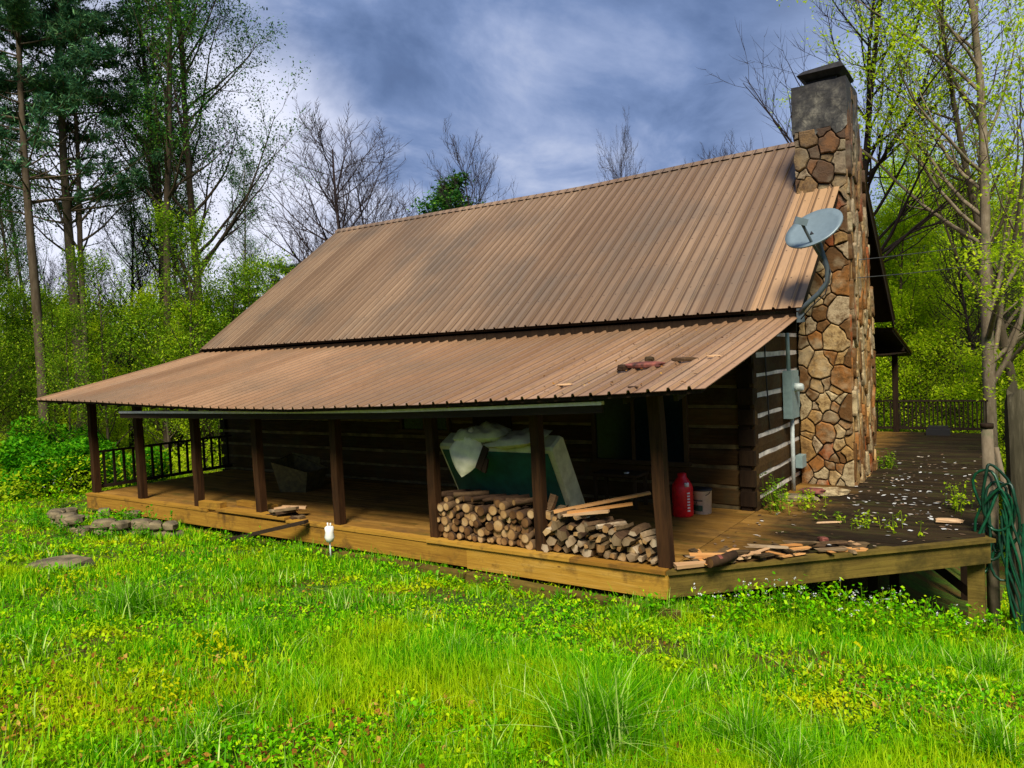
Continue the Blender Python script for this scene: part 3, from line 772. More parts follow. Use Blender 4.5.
b = MB(); b.tube([cc-nrm*.10, cc-nrm*.2+uv*-.2+rv*.08, Vector((2.98,2.95,3.55)), Vector((2.90,2.97,3.25)), Vector((2.70,2.98,3.08)), Vector((2.55,3.02,2.92))], .009, 5); b.cbox(cc-nrm*.06, (.16,.16,.06), (.5,.3,.2)); child(b, 'cable', M['black'], sd, so)
# ---- overhead wires
def wire(a, b, sag, lab):
    a = Vector(a); b = Vector(b); P = []
    for i in range(25):
        t = i/24; p = a.lerp(b, t); p.z -= sag*4*t*(1-t); P.append(p)
    m = MB(); m.tube(P, .009, 5); tag(m.build('overhead_wire', M['cable']), lab, 'wire')
wire((2.74,6.6,4.05), (9.9,24.5,6.9), .25, 'upper overhead wire running from the chimney out to the right')
wire((2.74,6.5,3.72), (9.9,24.5,6.45), .35, 'lower overhead wire running from the chimney out to the right')

# ---- mattress and bedding
mt = empty('mattress', (-.9,.5,0), label='green mattress with cream edges leaning behind the firewood on the porch', cat='mattress'); mo = (-.9,.5,0)
def slab(mb, x0, x1, lean_y0, lean_y1, z0, z1, th, bev=.035, mi=0):
    # box leaning: bottom front at (lean_y0,z0), top front at (lean_y1,z1)
    d = Vector((0, lean_y1-lean_y0, z1-z0)); L = d.length; d.normalize(); nn = Vector((0, d.z, -d.y))
    o0 = Vector((0, lean_y0, z0))
    pr_ = []
    for (uu, vv) in ((0,bev),(bev,0),(L-bev,0),(L,bev),(L,th-bev),(L-bev,th),(bev,th),(0,th-bev)): pr_.append(o0 + d*uu + nn*vv)
    base = len(mb.v)
    for (x, ins) in ((x0,bev*.8),(x0+bev,0),(x1-bev,0),(x1,bev*.8)):
        cen = o0 + d*L/2 + nn*th/2
        for p in pr_:
            q = p + (cen-p)*(ins/ max(L,th)) * 1.5; mb.v.append((x, q.y, q.z))
    for k in range(3):
        for i in range(8):
            i2 = (i+1) % 8; mb.f.append([base+k*8+i, base+(k+1)*8+i, base+(k+1)*8+i2, base+k*8+i2]); mb.m.append(mi); mb.sm.append(False)
    mb.f.append([base+i for i in range(8)]); mb.m.append(mi); mb.sm.append(False)
    mb.f.append([base+24+i for i in range(8)][::-1]); mb.m.append(mi); mb.sm.append(False)
b = MB(); slab(b, -1.90, .03, .88, .17, .02, 1.33, .33); child(b, 'padding', M['cream'], mt, mo)
b = MB()
d = Vector((0,.17-.88,1.31)).normalized(); nn = Vector((0,d.z,-d.y)); o0 = Vector((0,.88,.02)) - nn*.012
q = [o0+d*.04, o0+d*1.40]
for x in (-1.86, -.05):
    for p in q: b.v.append((x,p.y,p.z)); b.v.append((x,p.y+.01,p.z+.004))
b.f = [[0,4,6,2],[1,3,7,5],[0,2,3,1],[4,5,7,6],[0,1,5,4],[2,6,7,3]]; b.m=[0]*6; b.sm=[False]*6
child(b, 'cover', M['green_cloth'], mt, mo)
def pillow(name, c, size, rot, m_, lab, cat, seed, group=None, sag=0, pre=0):
    r_ = random.Random(seed); b = MB(); n = 14
    ph = [r_.uniform(0,6) for _ in range(4)]
    for side_ in (1,-1):
        for i in range(n+1):
            for j in range(n+1):
                u = i/n*2-1; v = j/n*2-1
                e = (max(0,(1-u*u))*max(0,(1-v*v)))**.42
                w_ = .20*math.sin(u*4+ph[0])*math.cos(v*3+ph[1])+.12*math.sin(u*9+v*7+ph[2])+.08*math.sin(u*17-v*11+ph[3])
                kx = 1-.12*v*v; ky = 1-.12*u*u
                b.v.append((u*size[0]/2*kx, v*size[1]/2*ky, side_*size[2]/2*e*(1+w_*1.5) - sag*(u*u) ))
    m = n+1
    for s_ in (0,1):
        o0 = s_*m*m
        for i in range(n):
            for j in range(n):
                q = [o0+i*m+j, o0+(i+1)*m+j, o0+(i+1)*m+j+1, o0+i*m+j+1]
                b.f.append(q if s_ == 0 else q[::-1]); b.m.append(0); b.sm.append(True)
    if pre: b.v = [(x*math.cos(pre)-y*math.sin(pre), (x*math.sin(pre)+y*math.cos(pre))*1.15, z) for x, y, z in b.v]
    o = b.build(name, m_); o.location = c; o.rotation_euler = rot
    return tag(o, lab, cat, group)
pillow('pillow', (-1.22,.33,1.47), (.85,.5,.24), (.15,-.05,.1), M['pillow'], 'plump pale pillow lying on top of the leaning mattress', 'pillow', 1)
pillow('cushion', (-1.33,.10,1.24), (.50,.50,.15), (1.30,.05,.05), M['pillow_white'], 'off white cushion hanging over the front of the green mattress', 'cushion', 2, pre=.72)
pillow('blanket', (-.62,.36,1.42), (.95,.62,.17), (.22,-.10,-.15), M['pillow'], 'crumpled cream blanket draped beside the pillow', 'blanket', 3)
b = MB(); b.cbox((-1.0,.02,1.18),(.10,.03,.34),(0,.45,0)); b.cbox((-.96,.03,1.08),(.07,.03,.2),(0,.3,0)); tag(b.build('strap', M['dark']), 'dark strap hanging beside the off white cushion', 'strap')

# ---- firewood
def firewood(seed, split=False, L=.42):
    r_ = random.Random(seed); b = MB(); n = 9
    if split:
        n = r_.choice((4,5,6)); angs = sorted(r_.uniform(0,6.28) for _ in range(n))
        angs = [i*6.283/n + r_.uniform(-.35,.35) for i in range(n)]; rad = [r_.uniform(.6,1.25) for _ in range(n)]
    else:
        angs = [i*6.283/n for i in range(n)]; rad = [r_.uniform(.92,1.08) for _ in range(n)]
    base = 0; K = 4; bend = r_.uniform(-.03,.03)
    for k in range(K+1):
        t = k/K
        for a_, q in zip(angs, rad):
            rr = .055*q*(1+r_.uniform(-.05,.05)); b.v.append((math.cos(a_)*rr + bend*math.sin(t*3.14), -L/2+L*t, math.sin(a_)*rr))
    for k in range(K):
        for i in range(n):
            i2 = (i+1) % n; b.f.append([k*n+i,(k+1)*n+i,(k+1)*n+i2,k*n+i2]); b.m.append(0); b.sm.append(not split)
    b.f.append([i for i in range(n)]); b.f.append([K*n+i for i in range(n)][::-1]); b.m += [1,1]; b.sm += [False,False]
    return b
fwm = []
for s in range(6):
    fwm.append(firewood(s).build('firewood_log', [M['bark'], M['logend']]))
for s in range(6):
    fwm.append(firewood(30+s, True).build('split_log', [M['greywood'] if s % 2 else M['bark'], M['logend'] if s % 3 else M['greywood']]))
used = set()
def put_log(k, loc, rot, sc, label, group):
    o = fwm[k]
    if k in used: o = o.copy(); col.objects.link(o)
    used.add(k)
    o.location = loc; o.rotation_euler = rot; o.scale = sc
    tag(o, label, 'firewood', group); return o
r_ = random.Random(5)
def stack(x0, x1, zfun, kinds, label, group, rows, jit):
    z = .055 + .012; row = 0
    while row < rows:
        x = x0 + (row % 2)*.05
        while x < x1:
            s = r_.choice((.7,.85,1.0,1.15,1.3,1.45))*r_.uniform(.93,1.07)*.95
            if z < zfun(x):
                put_log(r_.choice(kinds), (x, .17+r_.uniform(-jit,jit), z+r_.uniform(-.012,.012)), (r_.uniform(-.05,.05), r_.uniform(0,6.28), r_.uniform(-.10,.10)), (s, 1.0, s), label, group)
            x += .104*s + .010
        z += .100; row += 1
stack(-1.80, -.14, lambda x: .53+.05*math.sin(x*7)+.02*math.sin(x*17), [0,1,2,3,4,5], 'round cut firewood log with pale end in the stack left of the middle post', 'round logs in the left firewood stack', 6, .05)
stack(.03, 1.58, lambda x: .49-.19*(x/1.5)+.05*math.sin(x*9), [6,7,8,9,10,11,9,7], 'grey split log in the stack between the two right porch posts', 'split logs in the right firewood stack', 5, .07)
for i in range(9):   # logs lying at an angle on top of each stack
    x = -1.7+i*.17; put_log(r_.choice([0,1,2,3]), (x, .20+r_.uniform(-.05,.05), .59+r_.uniform(-.02,.04)), (r_.uniform(-.1,.1), r_.uniform(0,6), r_.uniform(-1.1,-.1)), (r_.uniform(.6,1.1),1.2,r_.uniform(.6,1.1)), 'long crooked log lying askew on top of the left firewood stack', 'logs lying across the left firewood stack')
for i in range(8):
    x = .15+i*.18; put_log(r_.choice([6,7,8,9]), (x, .16+r_.uniform(-.06,.08), .51-.13*x+r_.uniform(-.02,.04)), (r_.uniform(-.15,.15), r_.uniform(0,6), r_.uniform(-1.3,.3)), (r_.uniform(.7,1.3),.95,r_.uniform(.5,.9)), 'flat split piece lying across the top of the right firewood stack', 'pieces lying across the right firewood stack')
def plank_obj(a, b, w, h, m_, lab, cat='board', group=None, name='board'):
    a = Vector(a); b = Vector(b); m = MB(); c = (a+b)/2; m.bar(a-c, b-c, w, h); o = m.build(name, m_); o.location = c; return tag(o, lab, cat, group)
plank_obj((.10,.05,.52),(1.15,.75,.72),.09,.03,M['orange_wood'],'long orange board sticking up over the right firewood stack')
plank_obj((.32,.02,.53),(1.05,.42,.63),.10,.025,M['orange_wood'],'shorter orange board lying below the long one on the firewood')
plank_obj((.25,.0,.50),(.85,.15,.57),.09,.03,M['pale_wood'],'pale offcut board on the split firewood')
o = put_log(8, (.05,.12,.62), (1.2,.3,.2), (1.1,.5,1.1), 'upright stub of split wood leaning on the stack beside the middle post', 'stub')
del o['group']
# scrap wood on the deck edge, right of the corner post
def bit(x, y, z, L, w, h, rz, m_, lab, group, tilt=0.):
    m = MB(); m.box((-L/2,-w/2,-h/2),(L/2,w/2,h/2)); 
    m.v = [(vx*(1+.15*math.sin(i*2.3+L*9)), vy*(1+.3*math.cos(i*1.7+L*13)), vz) for i,(vx,vy,vz) in enumerate(m.v)]
    o = m.build('wood_scrap', m_); o.location = (x,y,z); o.rotation_euler = (tilt, rnd.uniform(-.12,.12), rz); return tag(o, lab, 'wood scrap', group)
for i in range(52):
    t = rnd.uniform(0,1)**1.1; bx = 1.86+t*1.6; by = -.02+t*1.66+rnd.uniform(.05,.5)
    lay = rnd.choice((.02,.04,.065,.085)) if t < .9 else .02
    bit(bx, by, lay, rnd.uniform(.14,.45), rnd.uniform(.03,.10), rnd.uniform(.012,.03), rnd.choice((.8,.5,1.0,2.4,.2))+rnd.uniform(-.3,.3), rnd.choice((M['greywood'],M['bark'],M['pale_wood'],M['greywood'],M['orange_wood'])),
        'broken scrap of bark or kindling on the slanted deck edge right of the corner post', 'wood scraps along the slanted deck edge', rnd.uniform(-.1,.1))
for (x,y,z,L,w,rz,m_,lab) in ((1.98,.10,.05,.5,.12,.75,M['pale_wood'],'large pale split slab at the porch corner beside the post'),(2.05,.35,.10,.45,.10,.5,M['orange_wood'],'orange tinted slab lying behind the pale slab at the deck corner')):
    m = MB(); m.box((-L/2,-w/2,-.02),(L/2,w/2,.02)); m.v=[(vx, vy*(1 if vx<0 else .5), vz) for vx,vy,vz in m.v]; o=m.build('wood_slab',m_); o.location=(x,y,z); o.rotation_euler=(0.1,0,rz); tag(o,lab,'wood slab')
rl = empty('banded_log', (2.24,.30,.09), label='round log with a dark red band on the deck edge pointing at the lawn', cat='firewood')
m = MB(); m.tube([(-.03,-.22,0),(0,0,.0),(.02,.2,.02)],[.062,.06,.055],12,0,True,1); o = m.build('wood',[M['bark'],M['logend']],rl)
m = MB(); m.tube([(-.018,-.10,0),(-.012,-.05,0)],.065,12,0,False); m.build('band', M['rust_red'], rl)
rl.rotation_euler = (0,0,-.3)
# flat rocks at the foot of the gable wall
def rock(mb, c, s, seed, n1=8, n2=5):
    r_ = random.Random(seed); base = len(mb.v)
    ph = [r_.uniform(0,6.3) for _ in range(6)]
    for j in range(n2+1):
        v = math.pi*j/n2
        for i in range(n1):
            u = 2*math.pi*i/n1
            k = 1+.16*math.sin(2*u+ph[0])+.10*math.sin(3*u+ph[1]+v*2)+r_.uniform(-.06,.06)
            sz = math.cos(v); sz = math.copysign(abs(sz)**.6, sz); sr = math.sin(v)**.5 if 0 < j < n2 else .03
            mb.v.append((c[0]+math.cos(u)*sr*k*s[0], c[1]+math.sin(u)*sr*k*s[1], c[2]+sz*s[2]))
    for j in range(n2):
        for i in range(n1):
            i2=(i+1)%n1; mb.f.append([base+j*n1+i, base+(j+1)*n1+i, base+(j+1)*n1+i2, base+j*n1+i2]); mb.m.append(0); mb.sm.append(False)
def rock_obj(c, s, seed, m_, lab, group=None, rz=0, name='stone'):
    m = MB(); rock(m, (0,0,0), s, seed); o = m.build(name, m_); o.location = c; o.rotation_euler = (0,0,rz); return tag(o, lab, 'stone', group)
rock_obj((2.35,5.15,.05),(.34,.24,.07),1,M['stone'],'flat brown slab at the foot of the chimney', rz=.3)
rock_obj((2.25,4.75,.13),(.22,.14,.045),2,M['rust_red'],'reddish brown slab stacked on the stones below the grey pipe')
rock_obj((2.05,4.55,.04),(.30,.22,.05),3,M['stone_grey'],'broad mossy slab lying below the meter pipe')
rock_obj((3.0,1.95,.03),(.07,.05,.035),9,M['rust_red'],'small orange brown stone lying on the dark deck')
rock_obj((4.28,3.62,.045),(.20,.07,.03),6,M['pale_wood'],'pale flat piece lying on the far corner of the dark deck', rz=.2, name='flat_stone')
rock_obj((2.85,3.0,.02),(.03,.22,.012),7,M['pale_wood'],'thin pale stick lying on the deck below the chimney', rz=-1.0, name='stick')['category']='stick'
# ---- red can, bucket, table, bin
rc_ = empty('red_can', (.80,2.72,0), label='tall red can with pale writing on the porch beside the white bucket', cat='can')
b = MB(); b.lathe([(.001,.0),(.15,.0),(.16,.02),(.16,.44),(.15,.48),(.10,.56),(.07,.60),(.065,.66),(.001,.66)],20); b.build('body',M['red'],rc_)
b = MB(); b.lathe([(.001,.0),(.035,.0),(.035,.06),(.001,.06)],12,(.11,-.10,.47)); b.build('cap',M['white'],rc_)
b = MB()
for k in range(7):
    a0 = -.62; zz_ = .10+k*.045; p = Vector((math.cos(a0)*.162, math.sin(a0)*.162, zz_)); b.cbox(p,(.008,.045,.022),(0,0,a0))
b.build('lettering',M['white'],rc_)
bk = empty('bucket', (1.0,3.02,0), label='white plastic bucket with dark green label below the porch window', cat='bucket')
b = MB(); b.lathe([(.001,0),(.135,0),(.15,.36),(.155,.36),(.155,.38),(.14,.38),(.13,.03),(.001,.03)],24); b.build('body',M['white'],bk)
b = MB()
for z0, z1, a0, a1 in ((.05,.14,-2.6,-1.2),(.205,.222,-2.6,-1.2)):
    n=12; bb=len(b.v)
    for i in range(n+1):
        a_=a0+(a1-a0)*i/n
        for z in (z0,z1): rr=.139+.015*z/.36; b.v.append((math.cos(a_)*rr,math.sin(a_)*rr,z))
    for i in range(n): b.f.append([bb+i*2,bb+i*2+2,bb+i*2+3,bb+i*2+1]); b.m.append(0); b.sm.append(True)
b.cbox((-.045,-.150,.172),(.012,.006,.06),(0,.5,0)); b.build('label_print',M['dkgreen'],bk)
b = MB(); b.tube([(math.cos(t)*.158, math.sin(t)*.158*.3-.07, .36-.08*abs(math.sin(t))) for t in np.linspace(3.14,6.28,12)],.006,5); b.build('handle',M['black'],bk)
b = MB(); b.lathe([(.001,.386),(.156,.386),(.16,.378),(.158,.36)],24); b.build('rim',M['black'],bk)
tb = empty('side_table', (-.42,3.05,0), label='small dark side table below the porch window', cat='table')
b = MB(); b.box((-.42,-.25,.52),(.42,.25,.56)); b.build('top',M['frame'],tb)
for sx in (-1,1):
    for sy in (-1,1): b = MB(); b.box((sx*.36-.025,sy*.2-.025,0),(sx*.36+.025,sy*.2+.025,.52)); b.build('leg',M['frame'],tb)
b = MB(); b.lathe([(.001,0),(.04,0),(.045,.02),(.001,.02)],12); o=b.build('saucer',M['white']); o.location=(-.25,2.95,.562); tag(o,'tiny white dish on the dark side table','dish')
bn = empty('storage_bin', (-7.2,2.0,0), .25, label='open dull green tapered bin standing alone on the left part of the porch', cat='bin')
b = MB()
V=[(-.32,-.28,0),(.30,-.28,0),(.30,.28,0),(-.32,.28,0),(-.45,-.36,.62),(.42,-.36,.42),(.42,.36,.42),(-.45,.36,.72),(-.41,-.32,.60),(.38,-.32,.40),(.38,.32,.40),(-.41,.32,.69),(-.28,-.24,.03),(.26,-.24,.03),(.26,.24,.03),(-.28,.24,.03)]
b.add(V,[(0,3,2,1),(0,1,5,4),(1,2,6,5),(2,3,7,6),(3,0,4,7),(4,5,9,8),(5,6,10,9),(6,7,11,10),(7,4,8,11),(8,9,13,12),(9,10,14,13),(10,11,15,14),(11,8,12,15),(12,13,14,15)])
b.build('body',M['tan_bin'],bn)
b = MB(); b.cbox((-.1,.36,.60),(.7,.03,.16),(.1,.15,0)); b.build('rim',M['tan_bin'],bn)
# blocks and brick pile on the porch edge
b = MB(); b.cbox((0,0,0),(.62,.14,.13)); o=b.build('timber_block',M['rim']); o.location=(-7.15,-.09,.078); o.rotation_euler=(0,0,.04); tag(o,'short yellow timber block on the porch edge beside the third post from the left','timber')
b = MB(); b.cbox((0,0,0),(1.1,.13,.09)); o=b.build('timber_block',M['rim']); o.location=(-6.45,.35,.05); o.rotation_euler=(0,0,-.05); tag(o,'long low timber lying on the porch behind the short yellow block','timber')
for i in range(16):
    m = MB(); m.cbox((0,0,0),(rnd.uniform(.25,.42),rnd.uniform(.10,.2),.04)); o=m.build('bark_slab', rnd.choice((M['greywood'],M['pale_wood'],M['bark'])))
    o.location=(-5.42+rnd.uniform(-.12,.25)+ .04*i/3, -.05+rnd.uniform(-.1,.15), .03+ (i//3)*.045 if i<12 else .03); o.rotation_euler=(rnd.uniform(-.1,.1),rnd.uniform(-.15,.15),rnd.uniform(-.5,.9)); tag(o,'flat split slab in the little pile beside the fourth porch post','wood slab','slabs piled beside the fourth porch post')
lb = plank_obj((-6.05,-.85,-.34),(-4.35,-.28,.06),.13,.05,M['darkbeam'],'dark mossy board leaning up from the grass onto the porch edge')
# solar light on a stake
sl = empty('garden_light', (-3.32,-.72,float(gz(-3.32,-.72))), label='small white garden light on a thin stake in front of the porch', cat='garden light')
b = MB(); b.tube([(0,0,-.1),(0.0,0,.32)],.012,6); b.build('stake',M['pvc'],sl)
b = MB(); b.lathe([(.001,.28),(.05,.29),(.075,.36),(.06,.43),(.07,.50),(.05,.52),(.001,.525)],14); b.build('lantern',M['white'],sl)
b = MB(); b.tube([(-.03,0,.52),(-.03,0,.57)],.012,6); b.tube([(.03,0,.52),(.03,0,.57)],.012,6); b.build('prongs',M['white'],sl)
# landscape timber on the ground before the porch
def timber(a, b, w, h, lab):
    a=Vector(a); b=Vector(b); m=MB(); c=(a+b)/2; m.bar(a-c,b-c,w,h); o=m.build('ground_timber',M['beam_mossy']); o.location=c; tag(o,lab,'timber')
timber((-3.9,-.55,-.31),(-.9,-.55,-.31),.16,.12,'weathered ground timber before the middle of the porch')
timber((-.85,-.57,-.30),(2.05,-.66,-.34),.16,.13,'weathered ground timber in the grass before the right porch corner')
# debris on the porch roof
def rz_at(x, y): s=(y+.81)/4.03; return low_pt(x,s)[1]
for (x,y,L,w,h,rz,m_,lab,nm) in ((1.28,.42,.52,.16,.07,.35,M['rust_red'],'long rusty red shard of debris on the porch roof','roof_debris'),(1.05,.32,.20,.10,.08,.2,M['bark'],'dark end piece beside the red shard on the porch roof','roof_debris'),
        (1.20,.75,.14,.10,.07,1.0,M['greywood'],'grey lump above the red shard on the porch roof','roof_debris'),(1.72,.62,.34,.07,.05,.3,M['bark'],'short brown stick right of the red shard on the porch roof','roof_debris'),(2.05,.75,.16,.10,.02,.1,M['pale_wood'],'pale chip near the right edge of the porch roof','roof_debris'),(.55,-.3,.22,.05,.02,.7,M['pale_wood'],'thin pale sliver low on the porch roof left of the red shard','roof_debris'),
        (1.62,-.66,.12,.06,.02,.4,M['bark'],'dark leaf like scrap at the eave above the corner post','roof_debris')):
    m=MB(); rock(m,(0,0,0),(L/2,w/2,h/2),int(L*100)); o=m.build(nm,m_); o.location=(x,y,rz_at(x,y)+h/2+.018); o.rotation_euler=(.2,0,rz); tag(o,lab,'debris')
def scatter_quads(P, size, rs, flat=.25, aspect=.6):
    n=len(P); ang=rs.uniform(0,2*np.pi,n); nx=rs.normal(0,flat,n); ny=rs.normal(0,flat,n)
    u=np.stack([np.cos(ang),np.sin(ang),nx],1); v=np.stack([-np.sin(ang),np.cos(ang),ny],1)
    s=size if hasattr(size,'__len__') else np.full(n,size)
    a=P-u*s[:,None]*.5; b=P+v*s[:,None]*.5*aspect; c=P+u*s[:,None]*.5; d=P-v*s[:,None]*.5*aspect
    V=np.stack([a,b,c,d],1).reshape(-1,3); F=np.arange(4*n).reshape(-1,4); return V,F
def scatter_oval(P, size, rs, flat=.3, aspect=.6):
    n=len(P); ang=rs.uniform(0,2*np.pi,n); nx=rs.normal(0,flat,n); ny=rs.normal(0,flat,n)
    u=np.stack([np.cos(ang),np.sin(ang),nx],1); v=np.stack([-np.sin(ang),np.cos(ang),ny],1); s=size[:,None]; asp=(np.asarray(aspect)*rs.uniform(.6,1.2,n))[:,None]
    L=[P+u*s*a+v*s*b*asp for a,b in ((-.5,0),(-.22,-.46),(.2,-.38),(.5,0),(.2,.38),(-.22,.46))]
    for k in (1,2,4,5): L[k]=L[k]+np.array([0,0,1.])*s*.16
    V=np.stack(L,1).reshape(-1,3); F=np.concatenate([np.arange(n)[:,None]*6+np.array([[0,1,2,3]]),np.arange(n)[:,None]*6+np.array([[0,3,4,5]])],0); return V,F
nsp=260; xs=nr.uniform(-.5,2.35,nsp); ys=nr.uniform(-.7,2.8,nsp); P=np.stack([xs,ys,[rz_at(a,b)+.03 for a,b in zip(xs,ys)]],1)
V,F=scatter_quads(P,nr.uniform(.015,.05,nsp),nr); tag(np_mesh('roof_litter',V,F,M['deadleaf']),kind='stuff')
# deck litter
nsp=420; xs=nr.uniform(1.8,4.6,nsp); ys=nr.uniform(.3,11,nsp)**1.0; k=[x<xmax(y)-.1 for x,y in zip(xs,ys)]; xs=xs[k]; ys=ys[k]
P=np.stack([xs,ys,np.full(len(xs),.012)],1); V,F=scatter_quads(P,nr.uniform(.03,.11,len(xs)),nr,.12); tag(np_mesh('deck_litter',V,F,M['litter']),kind='stuff')
nsp=110; a_=nr.normal(0,.5,nsp); P=np.stack([3.55+nr.normal(0,.45,nsp),5.6+nr.normal(0,1.9,nsp),np.full(nsp,.02)],1); P=P[P[:,0]<4.4]; P=P[P[:,0]>2.75]
V,F=scatter_quads(P,nr.uniform(.04,.11,len(P)),nr,.15); tag(np_mesh('petal_litter',V,F,M['petal']),kind='stuff')

# ---- post, snag and hose at the deck corner
g0=float(gz(4.82,3.35))
b=MB(); b.tube([(4.80,3.40,g0-.3),(4.79,3.40,0),(4.76,3.40,1.36)],[.08,.075,.07],10); o=b.build('wooden_post',M['tbark_pale']); tag(o,'pale round wooden post with dark top at the deck corner holding the green hose','post')
b=MB(); b.tube([(0,0,0),(0,0,.06)],.08,10); c2=b.build('post_cap',M['dark'],o); c2.location=(4.76,3.40,1.36)
b=MB(); gsn=float(gz(5.15,4.2)); rq=random.Random(9); n1=14; zs_=[gsn-.3,-.9,-.4,0,.4,.8,1.15,1.45,1.66]
for k,z in enumerate(zs_):
    for i_ in range(n1):
        a_=6.283*i_/n1; rr=(.145-.03*k/8)*(1+.16*math.sin(a_*3+z*.5)+.10*math.sin(a_*5+1))*rq.uniform(.95,1.05); top_=(rq.uniform(-.05,.28) if k==8 else 0)
        b.v.append((5.12-.02*k/8*3+math.cos(a_)*rr,4.2+math.sin(a_)*rr,z+top_))
for k in range(8):
    for i_ in range(n1): b.f.append([k*n1+i_,k*n1+(i_+1)%n1,(k+1)*n1+(i_+1)%n1,(k+1)*n1+i_]); b.m.append(0); b.sm.append(False)
b.f.append([8*n1+i_ for i_ in range(n1)]); b.m.append(0); b.sm.append(False)
tag(b.build('tree_snag',M['snagbark']),'broken grey tree snag standing just right of the hose post','tree')
b=MB(); b.tube([(5.25,3.6,gsn-.2),(5.0,3.5,.2),(4.86,3.45,1.1)],[.045,.04,.03],6); tag(b.build('leaning_pole',M['tbark_pale']),'thin pale pole leaning on the hose post','pole')
b=MB(); r_=random.Random(3)
for k in range(7):
    cx_,cz_=4.84+r_.uniform(-.05,.08),.38-r_.uniform(0,.5); rx=.10+r_.uniform(0,.08); rz_=.30+r_.uniform(0,.34); tl=r_.uniform(-.35,.35)
    P=[(cx_+math.sin(t)*rx+tl*math.cos(t)*rz_+.03*math.sin(3*t+k), 3.26+.14*math.cos(t*1.0+k)*.5, cz_+math.cos(t)*rz_+.06) for t in np.linspace(0,6.28,22)]
    b.tube(P,.019,6,k%2,False)
for k in range(12):
    x0=4.98+r_.uniform(-.12,.14); z0=.5-r_.uniform(0,.5); zb=float(gz(5.1,3.0))+.02
    P=[(x0+.05*math.sin(j*.6+k)+.02*j, 3.22-.01*j, z0+(zb-z0)*j/9) for j in range(10)]
    b.tube(P,.018,6,k%2,False)
tag(b.build('garden_hose',[M['hose'],M['hose_light']]),'green garden hose looped over the wooden post at the deck corner','hose')
# small dark crate by the rail
b=MB(); b.box((3.0,14.55,.0),(3.55,14.95,.16)); b.box((3.05,14.6,.16),(3.5,14.9,.24)); tag(b.build('dark_tray',M['black']),'low dark tray on the deck before the far railing','tray')

# ---- raised bed
BS=[(-9.75,-1.60),(-9.45,-1.72),(-9.12,-1.80),(-8.80,-1.86),(-8.46,-1.90),(-8.15,-1.86),(-7.85,-1.74),(-7.58,-1.56),(-7.36,-1.36),(-7.15,-1.15),(-6.95,-.98),(-9.95,-1.35),(-10.0,-1.05),(-9.8,-.75),(-9.45,-.6),(-9.1,-.55)]
for i,(x,y) in enumerate(BS):
    for lay in range(2):
        rr=random.Random(i*3+lay); z=float(gz(x,y))+.05+lay*.16
        if lay and i in (2,5,12,14): continue
        rock_obj((x+rr.uniform(-.05,.05),y+rr.uniform(-.04,.04),z),(rr.uniform(.15,.22),rr.uniform(.12,.17),rr.uniform(.07,.10)),i*7+lay,M['stone_grey'],'mossy grey stone in the low ring of stones round the flower bed','stones ringing the flower bed',rr.uniform(-.5,.5))
rock_obj((-4.95,-3.75,float(gz(-4.95,-3.75))+.03),(.42,.30,.09),77,M['stone_grey'],'flat pale boulder sunk in the lawn before the flower bed',rz=.5,name='boulder')

# ------------------------------------------------------------------ vegetation
def blades(P, L, W, rs, lean=.45, seg=2):
    """grass blades as folded strips: seg+1 rows"""
    n=len(P); a=rs.uniform(0,2*np.pi,n); d=np.stack([np.cos(a),np.sin(a),np.zeros(n)],1); w=np.stack([-np.sin(a),np.cos(a),np.zeros(n)],1)
    ln=np.abs(rs.normal(0,lean,n))+.08
    rows=[]
    for k in range(seg+1):
        t=k/seg
        c=P+d*(L*ln*t**1.8)[:,None]; c=c.copy(); c[:,2]+=L*(t-.35*np.minimum(ln,1.2)*t*t)
        ww=(W*(1-t**1.5)*.5+W*.04)[:,None]
        rows+= [c-w*ww, c+w*ww]
    V=np.stack(rows,1).reshape(-1,3); m=2*(seg+1)
    base=(np.arange(n)*m)[:,None]
    F=np.concatenate([base+np.array([[2*k,2*k+1,2*k+3,2*k+2]]) for k in range(seg)],0)
    return V,F
CAMXY=np.array([5.149,-8.153])
def lawn_pts(n, rmin, rmax, rs, a0=-82, a1=14):
    # azimuth measured from +Y toward +X
    r_=rmin*np.exp(rs.uniform(0,1,n)*math.log(rmax/rmin)); az=np.radians(rs.uniform(a0,a1,n))
    X=CAMXY[0]+r_*np.sin(az); Y=CAMXY[1]+r_*np.cos(az)
    ok=~((X>-11.75)&(X<1.8)&(Y>-.2)&(Y<16)) & ~((X>=1.7)&(X<4.8)&(Y>.6)&(Y>(X-1.7)*1.03+.5)&(Y<15.5))
    X,Y,r_=X[ok],Y[ok],r_[ok]
    return X,Y,r_
def vnoise(X,Y,f,seed):
    r=np.random.RandomState(seed); s=np.zeros_like(X)
    for k in range(6):
        th=r.uniform(0,6.28); ff=f*r.uniform(.6,1.7); s+=np.sin((X*math.cos(th)+Y*math.sin(th))*ff+r.uniform(0,6.28))
    return s/6
rs=np.random.RandomState(2)
X,Y,r_=lawn_pts(330000,2.6,26,rs)
nz=vnoise(X,Y,1.3,5); nz2=vnoise(X,Y,4.0,6)
keep=rs.uniform(0,1,len(X))<np.clip(.55+.9*nz+.9*nz2,.08,1); X,Y,r_,nz=X[keep],Y[keep],r_[keep],nz[keep]
L=(.04+.09*rs.uniform(0,1,len(X))**1.5+.16*np.clip(nz-.05,0,1)+.07*np.clip(vnoise(X,Y,5.,31),0,1)); W=.0035+.0011*r_
V,F=blades(np.stack([X,Y,gz(X,Y)-.01],1),L,W,rs)
tag(np_mesh('grass',V,F,M['grass']),kind='stuff')
